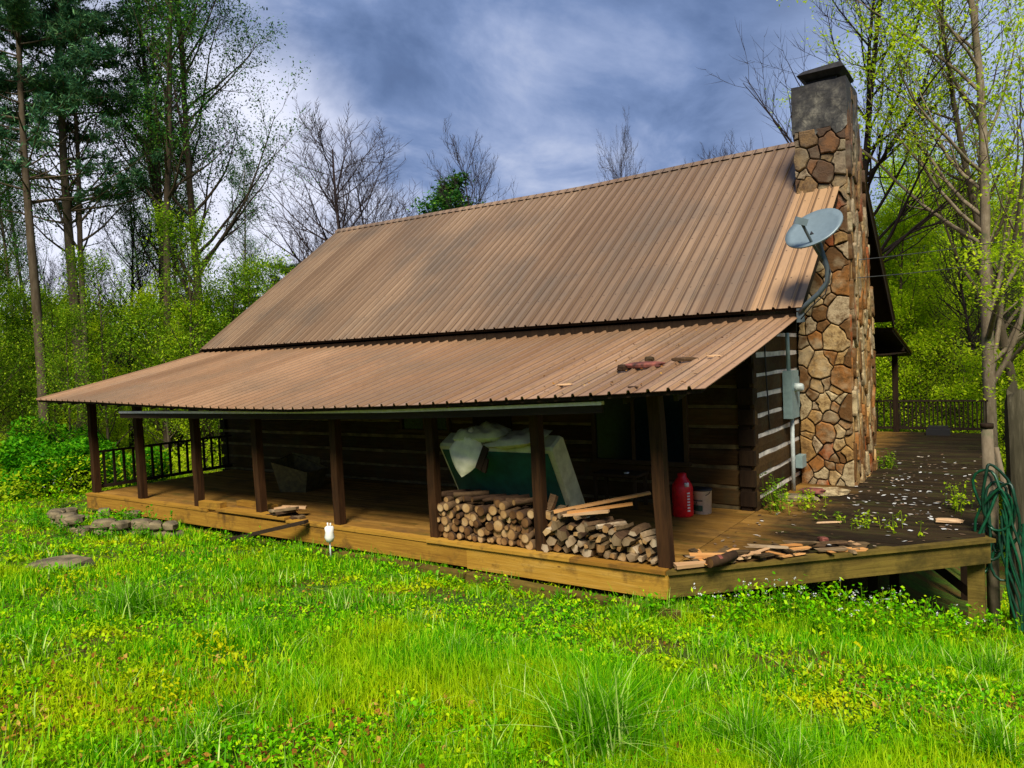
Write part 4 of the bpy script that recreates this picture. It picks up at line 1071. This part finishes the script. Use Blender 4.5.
# low broad leaved ground cover
X,Y,r_=lawn_pts(330000,2.6,24,rs)
nz=vnoise(X,Y,1.3,5); keep=rs.uniform(0,1,len(X))<np.clip(.75-.8*nz,.15,1)*np.where(vnoise(X,Y,2.3,44)>.25,.25,1); X,Y,r_=X[keep],Y[keep],r_[keep]
s=(.010+.016*rs.uniform(0,1,len(X))**1.5)*(1+.075*r_)
mound=np.clip(vnoise(X,Y,6.5,71)+.25*vnoise(X,Y,17,72),0,1); P=np.stack([X,Y,gz(X,Y)+.005+(.035+.16*mound)*rs.uniform(0,1,len(X))],1)
lm=rs.uniform(0,1,len(s))<.07; s=np.where(lm,s*1.9,s); V,F=scatter_oval(P,s,rs,.6,np.where(lm,.42,.72)); tag(np_mesh('ground_cover',V,F,M['weed']),kind='stuff')
# fallen leaves
X,Y,r_=lawn_pts(24000,2.6,24,rs); nz=vnoise(X,Y,1.9,15); keep=((nz>.12)&(rs.uniform(0,1,len(X))<.7))|(rs.uniform(0,1,len(X))<.06)|((np.hypot(X-1.0,Y+5.9)<1.5)&(rs.uniform(0,1,len(X))<.9)); X,Y,r_=X[keep],Y[keep],r_[keep]
P=np.stack([X,Y,gz(X,Y)+.02+.04*rs.uniform(0,1,len(X))],1); V,F=scatter_quads(P,rs.uniform(.02,.06,len(X)),rs,.5,.6)
tag(np_mesh('fallen_leaves',V,F,M['deadleaf']),kind='stuff')

X0,Y0,r0_=lawn_pts(330,2.7,17,rs); PP=[];LL=[];WW=[]
for x_,y_,q_ in zip(X0,Y0,r0_):
    n_=rs.randint(25,90); sp_=rs.uniform(.03,.12)*(1+.05*q_); h_=rs.uniform(.12,.26)
    xx=x_+rs.normal(0,sp_,n_); yy=y_+rs.normal(0,sp_,n_); PP.append(np.stack([xx,yy,gz(xx,yy)-.01],1)); LL.append(h_*rs.uniform(.5,1.1,n_)); WW.append(np.full(n_,.005+.001*q_))
V,F=blades(np.concatenate(PP),np.concatenate(LL),np.concatenate(WW),rs,.6,3); tag(np_mesh('tall_grass',V,F,M['tuftleaf']),kind='stuff')
def tuft(n,L,W,seed,spread):
    r=np.random.RandomState(seed); a=r.uniform(0,6.28,n); q=np.abs(r.normal(0,spread,n)); P=np.stack([np.cos(a)*q,np.sin(a)*q,np.full(n,-.02)],1)
    V,F=blades(P,L*r.uniform(.5,1.15,n),np.full(n,W)*r.uniform(.7,1.3,n),r,.65,5); return V,F
TF=[(3.15,-4.50,.56,520,.011,.14,'big clump of long arching grass at the bottom middle of the lawn'),
    (3.80,-3.85,.40,260,.009,.09,'medium grass clump right of the big arching clump'),
    (4.08,-4.10,.34,200,.009,.08,'small grass clump at the lower right of the lawn'),
    (5.00,-3.05,.36,200,.010,.08,'pale arching grass clump at the lower right corner'),
    (4.90,-.25,.40,300,.010,.14,'tall grass clump at the right edge below the deck'),
    (1.30,-3.40,.26,260,.008,.15,'dense dark grass clump in the middle of the lawn'),
    (-1.75,-4.55,.42,380,.011,.14,'tall dark grass clump before the pale boulder'),
    (-.30,-4.20,.22,140,.008,.10,'low grass clump between the dark clump and the middle of the lawn'),
    (1.30,-4.95,.24,170,.007,.09,'wispy grass clump in the lower left of the lawn'),
    (2.10,-5.00,.20,120,.006,.07,'small wispy grass clump left of the big arching clump'),
    (-.90,-2.70,.25,260,.009,.20,'wide grass clump in the lawn below the garden light'),
    (.40,-3.0,.22,220,.008,.2,'loose grass patch in the lawn below the left firewood stack'),
    (-4.0,-.75,.28,300,.010,.3,'grass clump at the porch edge below the garden light'),
    (-2.6,-.62,.22,240,.010,.3,'grass clump at the porch edge below the fifth post'),
    (1.75,-.72,.30,260,.009,.2,'grass clump under the right porch corner')]
for i,(x,y,L,n,w,sp,lab) in enumerate(TF):
    V,F=tuft(n,L,w,40+i,sp); o=np_mesh('grass_clump',V,F,M['tuftleaf']); o.location=(x,y,float(gz(x,y))); tag(o,lab,'grass clump')

# weeds with white flowers along the deck foot
def leafy(n,h,spread,size,seed,m_,name='weed'):
    r=np.random.RandomState(seed); st=[]; P=[]; mb=MB()
    for k in range(n):
        a=r.uniform(0,6.28); q=abs(r.normal(0,spread)); bx,by=math.cos(a)*q,math.sin(a)*q; hh=h*r.uniform(.5,1.1); lx,ly=r.normal(0,.12,2)*hh
        pts=[(bx+lx*t,by+ly*t,hh*t) for t in (0,.35,.7,1)]; mb.tube(pts,[.004,.004,.003,.002],3,0,False)
        for t in np.linspace(.1,1,int(5+hh*26)):
            P.append((bx+lx*t+r.normal(0,.035),by+ly*t+r.normal(0,.035),hh*t+r.normal(0,.02)))
        st.append((bx+lx,by+ly,hh))
    P=np.array(P); V,F=scatter_quads(P,r.uniform(.6,1.3,len(P))*size,r,.5,.6)
    return mb,V,F,st
def weed_plant(x,y,n,h,sp,size,seed,lab,flowers=0,m_=None,cat='plant',z=None,name='weed_plant',group=None):
    mb,V,F,st=leafy(n,h,sp,size,seed,m_)
    e=empty(name,(x,y,float(gz(x,y)) if z is None else z),0,lab,cat,group)
    mb.build('stem',M['lf_mid'],e); np_mesh('leaves',V,F,m_ or M['weed'],e)
    if flowers:
        r=np.random.RandomState(seed+5); P=[]
        for k in range(flowers):
            s_=st[k%len(st)]
            for j in range(5): P.append((s_[0]+r.normal(0,.014),s_[1]+r.normal(0,.014),s_[2]+.02+r.normal(0,.012)))
        V,F=scatter_quads(np.array(P),r.uniform(.014,.026,len(P)),r,.5,.9); np_mesh('blossoms',V,F,M['petal'],e)
WP=[(2.25,-.28,.34,5),(2.55,.05,.42,7),(2.85,.35,.50,9),(3.15,.55,.42,6),(3.35,1.0,.46,7),(3.6,1.25,.5,6),(3.85,1.5,.42,5),(4.1,1.9,.4,4),(4.4,2.3,.36,4),(2.7,-.5,.3,2),(3.3,.1,.3,1),(3.7,.6,.32,2),(4.1,1.0,.3,1),(4.5,1.5,.34,3),(4.75,2.2,.36,2)]
for i,(x,y,h,fl) in enumerate(WP):
    weed_plant(x,y,26,h,.17,.05,100+i,'leafy white flowered weed growing along the foot of the slanted deck',fl,group='flowering weeds below the slanted deck')
weed_plant(2.02,3.55,16,.55,.16,.06,140,'leafy green weed growing at the cabin corner beside the white bucket',0,M['lf_mid'],z=0)
weed_plant(2.35,3.9,14,.30,.25,.05,141,'low weed on the stones below the meter pipe',0,M['lf_yellow'],z=0)
weed_plant(3.55,3.0,12,.22,.3,.05,142,'low pale green sprout growing through the dark deck',0,M['lf_yellow'],z=0)
weed_plant(3.0,3.2,9,.12,.28,.05,143,'tiny weeds in the deck boards below the chimney',0,M['lf_mid'],z=0)
weed_plant(4.3,4.6,14,.4,.2,.05,144,'green sprig at the deck edge left of the hose post',0,M['lf_yellow'],z=0)
weed_plant(2.9,8.4,16,.35,.1,.06,145,'small weed at the far foot of the chimney',0,M['lf_mid'],z=0)
weed_plant(-8.9,-1.2,60,.30,.35,.06,150,'bright green leafy plants filling the left of the stone flower bed',3)
weed_plant(-8.0,-1.15,60,.36,.35,.06,151,'bright green leafy plants filling the right of the stone flower bed',0,M['lf_bush'])
weed_plant(-12.9,-.2,12,.75,.10,.06,152,'tall weed with a pale violet flower head beside the left porch corner',6)

for i in range(26):
    x=-6.3+i*.33+rnd.uniform(-.12,.12); weed_plant(x,-.80+rnd.uniform(-.12,.06),12,rnd.uniform(.10,.24),.14,.045,300+i,'low leafy weed growing in the grass along the front foot of the porch',0,M['weed'],group='weeds along the front foot of the porch')
for i,(x,y) in enumerate(((-9.6,-2.1),(-8.9,-2.25),(-8.2,-2.2),(-7.5,-1.95),(-7.0,-1.5),(-10.2,-1.8))):
    weed_plant(x,y,18,.22,.2,.05,340+i,'leafy weed growing at the outer foot of the flower bed stones',0,M['lf_bush'],group='weeds round the flower bed stones')
# ---- bushes
def bush(x,y,rx,ry,h,n,size,seed,m_,lab,name='bush',group=None):
    r=np.random.RandomState(seed); K=14; C=np.stack([r.uniform(-1,1,K)*rx*.75,r.uniform(-1,1,K)*ry*.75,r.uniform(.15,.75,K)*h],1)
    k=r.randint(0,K,n); d=r.normal(0,1,(n,3)); d/=np.linalg.norm(d,axis=1)[:,None]; d*= (r.uniform(.5,1,n)**.5)[:,None]*np.array([rx*.42,ry*.42,h*.30])
    P=C[k]+d; P=P[P[:,2]>.0]
    V,F=scatter_quads(P,r.uniform(.6,1.3,len(P))*size,r,.55,.65)
    e=empty(name,(x,y,float(gz(x,y))),0,lab,'bush',group); np_mesh('leaves',V,F,m_,e)
    mb=MB()
    for c in C: mb.tube([(c[0]*.2,c[1]*.2,-.1),(c[0]*.6,c[1]*.6,c[2]*.5),tuple(c)],[.02,.014,.005],4,0,False)
    mb.build('stems',M['tbark'],e); kids[e.name]=[q for q in e.children]
    return e
bush(-15.6,1.2,1.5,1.2,1.5,9000,.10,1,M['lf_bush'],'rounded bright green bush nearest the left corner of the porch')
bush(-17.9,2.3,1.7,1.3,2.0,9000,.11,2,M['lf_bush'],'taller dark green bush at the left edge behind the lawn')
bush(-14.4,2.6,1.2,1.0,1.1,5000,.10,3,M['lf_bush'],'low green bush behind the left porch railing')
bush(-17.0,-.4,1.0,.8,.7,3000,.09,4,M['lf_bush'],'low leafy bush at the left edge of the lawn')

# ---- trees
def tree_mesh(seed,H,r0,limbs,lim_len,up,leaf_n,leaf_s,leaf_m,bark,start=.35,levels=3,droop=0.,name='tree',twig=1.,leafstart=0.,clump=.22,lean=0.):
    r=random.Random(seed); wood=MB(); LP=[]
    def seg(p,d,L,rad,lvl,n):
        pts=[p.copy()]; rr=[rad]; q=p.copy(); dd=d.copy()
        for k in range(n):
            dd=(dd+Vector((r.uniform(-1,1),r.uniform(-1,1),r.uniform(-.6,.8)))*(.17 if lvl else .035)+Vector((0,0,up if lvl else 0))*.12).normalized()
            q=q+dd*(L/n); pts.append(q.copy()); rr.append(rad*(1-.82*(k+1)/n) if lvl else rad*(1-.80*((k+1)/n)**1.1))
        wood.tube(pts,rr,(9,5,4,3)[min(lvl,3)],0,False)
        return pts,rr
    def rec(p,d,L,rad,lvl):
        n=(12,6,4,3)[min(lvl,3)]; pts,rr=seg(p,d,L,rad,lvl,n)
        if lvl>=levels:
            for i in range(1,len(pts)): LP.append(pts[i])
            return
        cnt=(limbs,6,5,4)[min(lvl,3)]
        cnt=int(cnt*(1 if lvl==0 else twig)+.5)
        for k in range(cnt):
            t=(start+(1-start)*(k+r.uniform(0,.8))/cnt) if lvl==0 else (.2+.8*(k+r.random())/cnt)
            f=min(t,.995)*n; i=int(f); fr=f-i
            pp=pts[i].lerp(pts[i+1],fr); rad2=(rr[i]*(1-fr)+rr[i+1]*fr)
            dd=(pts[i+1]-pts[i]).normalized(); ang=r.uniform(.55,1.05) if lvl==0 else r.uniform(.4,.9)
            ax=dd.orthogonal().normalized(); ax=Matrix.Rotation(r.uniform(0,6.283),3,dd)@ax
            nd=(Matrix.Rotation(ang,3,ax)@dd); nd.z-=droop; nd.normalize()
            LL=(lim_len*(1.15-.75*(t-start)/(1-start))) if lvl==0 else L*.5*(1.1-.5*t)
            rec(pp,nd,LL*r.uniform(.7,1.1),max(rad2*.52,.008),lvl+1)
        if lvl: LP.append(pts[-1])
    rec(Vector((0,0,-.4)),Vector((lean,0,1)).normalized(),H,r0,0)
    e=empty(name)
    wood.build('trunk',bark,e)
    if leaf_n:
        rs_=np.random.RandomState(seed); A=np.array([tuple(q) for q in LP]); A=A[A[:,2]>H*leafstart]
        k=rs_.randint(0,len(A),leaf_n); P=A[k]+rs_.normal(0,clump,(leaf_n,3))*np.array([1,1,.7])
        V,F=scatter_quads(P,rs_.uniform(.6,1.35,leaf_n)*leaf_s,rs_,.6,.62); np_mesh('crown',V,F,leaf_m,e)
    kids[e.name]=list(e.children); return e
def pine_mesh(seed,H,r0,n_whorl,start,name='pine_tree'):
    r=random.Random(seed); wood=MB(); P=[]
    pts=[(math.sin(i*.9)*.05,math.cos(i*.7)*.05,-.4+(H+.4)*i/10) for i in range(11)]; wood.tube(pts,[r0*(1-.85*i/10) for i in range(11)],9,0,False)
    for k in range(n_whorl):
        t=start+(1-start)*k/n_whorl; z=H*t
        for j in range(r.choice((2,3,4))):
            a=r.uniform(0,6.28); L=(1-t)*H*.24+.8; L*=r.uniform(.6,1.15); q=[]; rr_=[]
            for m in range(6):
                s=m/5; q.append((math.cos(a)*L*s,math.sin(a)*L*s,z+L*(.18*s+.10*s*s)+r.uniform(-.05,.05))); rr_.append(.035*(1-.8*s)*(r0/.2))
            wood.tube(q,rr_,4,0,False)
            if t<start+.12 and r.random()<.7: continue
            for m in range(2,6):
                c=q[m]
                for w in range(7):
                    aa=a+r.choice((-1,1))*r.uniform(.5,1.2); l2=r.uniform(.2,.75)*(1.2-m*.12)
                    P.append((c,(math.cos(aa)*l2,math.sin(aa)*l2,r.uniform(.0,.25))))
    e=empty(name); 
    rs_=np.random.RandomState(seed); Q=[]; D=[]
    for c,d in P:
        n=9; s=rs_.uniform(.1,1,n)
        for q in s: Q.append((c[0]+d[0]*q,c[1]+d[1]*q,c[2]+d[2]*q)); D.append(d)
        wood.tube([c,(c[0]+d[0],c[1]+d[1],c[2]+d[2])],[.010,.004],3,0,False)
    wood.build('trunk',M['tbark'],e)
    Q=np.array(Q); Q=np.repeat(Q,3,0)+rs_.normal(0,.06,(len(Q)*3,3)); V,F=scatter_quads(Q,rs_.uniform(.10,.22,len(Q)),rs_,.7,.16)
    np_mesh('crown',V,F,M['lf_pine'],e); kids[e.name]=list(e.children); return e
def plant(e,x,y,rz=0,sc=1,label=None,cat='tree',group=None,z=None,copy=False):
    loc=(x,y,float(gz(x,y)) if z is None else z)
    if copy: e=place(e,loc,(0,0,rz),sc)
    else: e.location=loc; e.rotation_euler=(0,0,rz); e.scale=(sc,)*3 if not hasattr(sc,'__len__') else sc
    for k in ('label','group'): 
        if k in e: del e[k]
    return tag(e,label,cat,group)

tA=tree_mesh(1,20,.17,38,6.0,.9,38000,.07,M['lf_dark'],M['tbark'],start=.25,name='leafy_tree')          # small leaved
tB=tree_mesh(2,21,.14,28,3.2,.9,15000,.08,M['lf_dark'],M['tbark'],start=.4,name='slender_tree')
tC=tree_mesh(3,12,.12,50,5.2,.9,0,0,None,M['tbark_bare'],start=.16,name='bare_tree',twig=1.45)
tD=tree_mesh(4,7,.05,26,2.3,.6,9000,.08,M['lf_yellow'],M['tbark'],start=.12,levels=2,name='sapling')
tE=tree_mesh(5,9,.07,26,3.0,.5,9000,.085,M['lf_mid'],M['tbark'],start=.15,levels=2,name='young_tree')
tF=tree_mesh(6,14,.16,26,4.5,.5,26000,.11,M['lf_yellow'],M['tbark'],start=.12,name='spring_tree',clump=.3)
pA=pine_mesh(1,20,.20,36,.40); pB=pine_mesh(2,18,.17,30,.44)
# named trees at the left
plant(pA,-19.5,3.6,0,1.0,'dark pine with a straight trunk and flat layered foliage at the far left','pine tree')
plant(pB,-18.9,2.2,1.3,(1,1,1.05),'pale trunked pine at the left edge with foliage only near its top','pine tree')
plant(tB,-17.7,5.3,0,1,'tall slender dark tree second from the large leafy tree behind the left porch roof')
plant(tB,-19.2,6.7,2.1,1.02,'thin straight tree directly left of the large small leaved tree',copy=True)
plant(tA,-18.2,7.2,.5,1,'large small leaved tree whose branches spread over the left end of the roof')
# bare trees
def plant_to(e,x,y,rz,w,ztop,H,label,group=None,copy=True,cat='tree'):
    k=(ztop-float(gz(x,y)))/H; return plant(e,x,y,rz,(k*w,k*w,k),label,cat,group,copy=copy)
plant_to(tC,-24.0,19.5,.3,1.35,15.0,12,'wide bare reddish tree rising beside the left end of the ridge',copy=False)
plant_to(tC,-21.5,19.6,2.3,1.1,11.6,12,'smaller bare tree just right of the wide reddish one')
plant_to(tC,-17.4,23.2,1.3,.85,12.9,12,'narrow nearly bare tree above the left third of the ridge')
plant_to(tC,-13.2,30.6,2.7,.50,13.9,12,'small bare treetop above the middle of the ridge')
plant_to(tC,-10.6,35,4.1,.9,13.3,12,'low bare treetop between the middle of the ridge and the chimney')
plant_to(tC,-8.4,35.5,5.1,.9,13.1,12,'low bare treetop just left of the chimney')
ev=tree_mesh(8,11.6,.12,26,2.0,.4,9000,.14,M['lf_dark'],M['tbark'],start=.45,levels=2,name='evergreen_tree'); plant_to(ev,-18.9,22.4,0,1.25,12.0,11.6,'small dense green treetop beside the narrow bare tree above the ridge',copy=False)
bt=tree_mesh(9,17.5,.17,40,6.6,.8,0,0,None,M['tbark_bare'],start=.3,name='bare_tree',twig=1.3); plant(bt,.5,17.8,1.9,1,'large bare tree spreading its crown behind the chimney top')
# right side trees
big=tree_mesh(12,21,.20,30,7.5,.9,30000,.09,M['lf_yellow'],M['tbark_pale'],start=.22,name='spring_tree',lean=.02); plant(big,4.35,17.4,1.1,1,'tall pale trunked tree with spring leaves behind the far railing')
big2=tree_mesh(13,19,.17,24,6.5,1.1,6000,.10,M['lf_yellow'],M['tbark'],start=.3,name='spring_tree',lean=-.12); plant(big2,5.6,19.0,.2,1,'second trunk of the spring tree pair leaning left toward the chimney')
big3=tree_mesh(14,11,.09,34,4.2,.2,34000,.075,M['lf_yellow'],M['tbark'],start=.28,name='spring_tree',droop=.15,clump=.16); plant(big3,8.3,10.6,.2,1,'near spring tree with low yellow green branches at the right edge')
r2=random.Random(77)
# woods: left understory, beyond, right
def wood_ok(x,y): return not (-13.5<x<5.5 and -1<y<18.5)
cnt=0
LB='small yellow green sapling in the woods left of the cabin'; 
spots=[]
for i in range(125):
    az=math.radians(r2.uniform(-80,-50.5)); d=r2.uniform(24,52); spots.append((5.15+d*math.sin(az),-8.15+d*math.cos(az),'L',d))
for i in range(56):
    az=math.radians(r2.uniform(-7.5,8)); d=r2.uniform(28,62); spots.append((5.15+d*math.sin(az),-8.15+d*math.cos(az),'R',d))
first={}
def use(e,*a,**k):
    c=e.name in first; first[e.name]=1; return plant(e,*a,copy=c,**k)
for (x,y,s,d) in spots:
    if not wood_ok(x,y): continue
    if s=='L':
        k=r2.random()
        if k<.26: use(tD,x,y,rz=r2.uniform(0,6.28),sc=r2.uniform(.5,.9),label='yellow green sapling in the woods left of the cabin',group='saplings in the woods left of the cabin')
        elif k<.74: use(tE,x,y,rz=r2.uniform(0,6.28),sc=r2.uniform(.5,.85),label='mid green young tree in the woods left of the cabin',group='young trees in the woods left of the cabin')
        elif k<.92 and d>26: place_b=plant(tB,x,y,r2.uniform(0,6.28),r2.uniform(.7,.95),'slender dark trunked tree deep in the woods left of the cabin',group='slender trees deep in the left woods',copy=True)
        else: plant(tC,x,y,r2.uniform(0,6.28),r2.uniform(.7,1.0),'bare tree among the saplings left of the cabin',group='bare trees in the left woods',copy=True)
    else:
        k=r2.random()
        if k<.6: use(tF,x,y,rz=r2.uniform(0,6.28),sc=r2.uniform(.55,.95),label='bright yellow green tree on the slope right of the cabin',group='spring trees on the slope right of the cabin')
        elif k<.85: plant(tD,x,y,r2.uniform(0,6.28),r2.uniform(.8,1.4),'yellow green sapling on the slope right of the cabin',group='saplings on the slope right of the cabin',copy=True)
        else: plant(tC,x,y,r2.uniform(0,6.28),r2.uniform(.7,1.0),'bare tree among the green trees right of the cabin',group='bare trees right of the cabin',copy=True)
# dark evergreens left behind the roof end
for i,(az,d,s) in enumerate(((-51,44,.55),(-48.5,47,.5),(-46,46,.42),(-53.5,48,.5))):
    az=math.radians(az); plant(pB,5.15+d*math.sin(az),-8.15+d*math.cos(az),i*1.3,(s*1.6,s*1.6,s),'dark pine standing behind the left end of the roof','pine tree','pines behind the left end of the roof',copy=True)
# saplings right behind the left porch rail and beside it
for i,(x,y,s) in enumerate(((-15.2,5.5,.55),(-14.2,8.5,.5),(-17,9,.6),(-16.5,12,.6),(-20.5,10.5,.7),(-22,6,.65),(-24,10,.8),(-21,2.5,.5),(-23,1.0,.6),(-15.5,15,.6),(-19,14,.7),(-25,4,.7))):
    plant(tD if i%4==1 else tE,x,y,i*1.1,s*.9,'leafy sapling at the edge of the woods by the left porch end','tree','saplings by the left porch end',copy=True)
for i,(x,y,s) in enumerate(((6.6,12.5,.45),(3.4,18.6,.75),(2.2,20.5,.85),(5.2,19.5,.8),(1.0,19.5,.75),(7.4,20,.8),(5.4,24,.9),(2.5,25,.95),(4.2,22,.9))):
    plant(tD,x,y,i*1.7,s,'leafy sapling on the slope beyond the far railing','tree','saplings beyond the far railing',copy=True)
for i,(x,y,s) in enumerate(((6.4,26,1.0),(3.0,30,.9),(1.2,28,.7),(4.6,33,.9))):
    plant(tF,x,y,i*2.2+.4,s,'tall bright spring tree close behind the far railing','tree','bright spring trees close behind the far railing',copy=True)
# far woods as one mass
rs=np.random.RandomState(8); n=150000
az=np.radians(np.where(rs.uniform(0,1,n)<.62,rs.uniform(-82,-36,n),rs.uniform(-20,14,n))); d=rs.uniform(52,85,n)
X=5.15+d*np.sin(az); Y=-8.15+d*np.cos(az); hmax=5.5+3*vnoise(X,Y,.35,9)+1.6*vnoise(X,Y,1.6,10); Z=gz(X,Y)+np.clip(hmax,1,12)*rs.uniform(0,1,n)**.8
V,F=scatter_quads(np.stack([X,Y,Z],1),rs.uniform(.18,.42,n),rs,.6,.7); kk=X>-12; VV=V.reshape(-1,4,3)
for q_,m_ in ((kk,'lf_yellow'),(~kk,'lf_mid')):
    v_=VV[q_].reshape(-1,3); tag(np_mesh('distant_woods',v_,np.arange(len(v_)).reshape(-1,4),M[m_]),kind='stuff')
# undergrowth along the woods floor
n=120000; az=np.radians(np.where(rs.uniform(0,1,n)<.6,rs.uniform(-84,-44,n),rs.uniform(-14,14,n))); d=21*np.exp(rs.uniform(0,1,n)*math.log(50/21)); X=5.15+d*np.sin(az); Y=-8.15+d*np.cos(az)
ok=~((X>-13)&(X<5)&(Y>-1)&(Y<17.5)); X,Y,d=X[ok],Y[ok],d[ok]; hm=np.clip(.7+.8*vnoise(X,Y,1.1,12),.1,2)
V,F=scatter_quads(np.stack([X,Y,gz(X,Y)+hm*rs.uniform(0,1,len(X))],1),rs.uniform(.07,.16,len(X))*(d/30),rs,.55,.6); tag(np_mesh('undergrowth',V,F,M['lf_yellow']),kind='stuff')

# ------------------------------------------------------------------ world and light
w=bpy.data.worlds.new('World'); scene.world=w; w.use_nodes=True; nt=w.node_tree; nt.nodes.clear(); g=N(nt)
SUN_EL,SUN_AZ=50,150   # azimuth clockwise from +Y
sky=g.n('ShaderNodeTexSky',sky_type='NISHITA',sun_disc=False,sun_elevation=R(SUN_EL),sun_rotation=R(SUN_AZ))
tc=g.n('ShaderNodeTexCoord'); sx=g.n('ShaderNodeSeparateXYZ',{0:tc.outputs['Generated']})
den=g.math('ADD',g.math('MAXIMUM',sx.outputs[2],0.0),.22)
px=g.math('DIVIDE',sx.outputs[0],den); py=g.math('DIVIDE',sx.outputs[1],den)
cv=g.n('ShaderNodeCombineXYZ',{0:px,1:py,2:0.3}).outputs[0]
mp=g.n('ShaderNodeMapping',{'Vector':cv,'Scale':(1.0,.8,1),'Rotation':(0,0,.5)}).outputs[0]
n1=g.n('ShaderNodeTexNoise',{'Vector':mp,'Scale':2.3,'Detail':8,'Roughness':.58,'Distortion':.35}).outputs['Fac']
n2=g.n('ShaderNodeTexNoise',{'Vector':mp,'Scale':.9,'Detail':3,'Roughness':.5}).outputs['Fac']
f=g.math('ADD',g.math('MULTIPLY',n1,.65),g.math('MULTIPLY',n2,.35))
cl=g.ramp(f,[(.35,(.075,.115,.24)),(.45,(.115,.18,.35)),(.52,(.18,.26,.47)),(.59,(.30,.38,.60)),(.68,(.52,.58,.76))])
sk=g.mix(1.0,sky.outputs[0],(.022,.022,.022),'MULTIPLY')
cl=g.mix(.85,sk,cl)
# bright break in the overcast low over the woods on the left
dv=g.n('ShaderNodeVectorMath',{0:tc.outputs['Generated'],1:(-.886,.45,.12)},operation='DOT_PRODUCT').outputs['Value']
gk=g.n('ShaderNodeMapRange',{'Value':g.math('ADD',dv,g.math('MULTIPLY',n1,.10)),'From Min':.972,'From Max':1.035},interpolation_type='SMOOTHSTEP').outputs[0]
cl=g.mix(g.math('MULTIPLY',gk,.85),cl,(.80,.82,.95))
dv2=g.n('ShaderNodeVectorMath',{0:tc.outputs['Generated'],1:(.02,.98,.2)},operation='DOT_PRODUCT').outputs['Value']
gk2=g.n('ShaderNodeMapRange',{'Value':dv2,'From Min':.93,'From Max':1.0},interpolation_type='SMOOTHSTEP').outputs[0]
cl=g.mix(g.math('MULTIPLY',gk2,.55),cl,(.50,.60,.85))
bg=g.n('ShaderNodeBackground',{'Color':cl,'Strength':.9}); wo=g.n('ShaderNodeOutputWorld'); g.l(bg.outputs[0],wo.inputs[0])
sl_=bpy.data.lights.new('sun','SUN'); sl_.energy=4.3; sl_.angle=R(20); sl_.color=(1,.93,.80); so_=bpy.data.objects.new('sun',sl_); col.objects.link(so_)
dirv=Vector((math.sin(R(SUN_AZ))*math.cos(R(SUN_EL)),math.cos(R(SUN_AZ))*math.cos(R(SUN_EL)),math.sin(R(SUN_EL))))
so_.rotation_euler=dirv.to_track_quat('Z','Y').to_euler()

# ------------------------------------------------------------------ camera
cam=bpy.data.cameras.new('camera'); co=bpy.data.objects.new('camera',cam); col.objects.link(co); scene.camera=co
cam.sensor_width=36; cam.lens=744.856/1024*36; cam.clip_end=2000; cam.clip_start=.05
Mx=Matrix((rv,uv,-fv)).transposed().to_4x4(); Mx.translation=Vector((5.14889,-8.15344,2.53524)); co.matrix_world=Mx
vs=scene.view_settings; vs.view_transform='Standard'; vs.look='None'; vs.exposure=.46; vs.gamma=1; vs.use_curve_mapping=False
scene.render.resolution_x=1024; scene.render.resolution_y=768
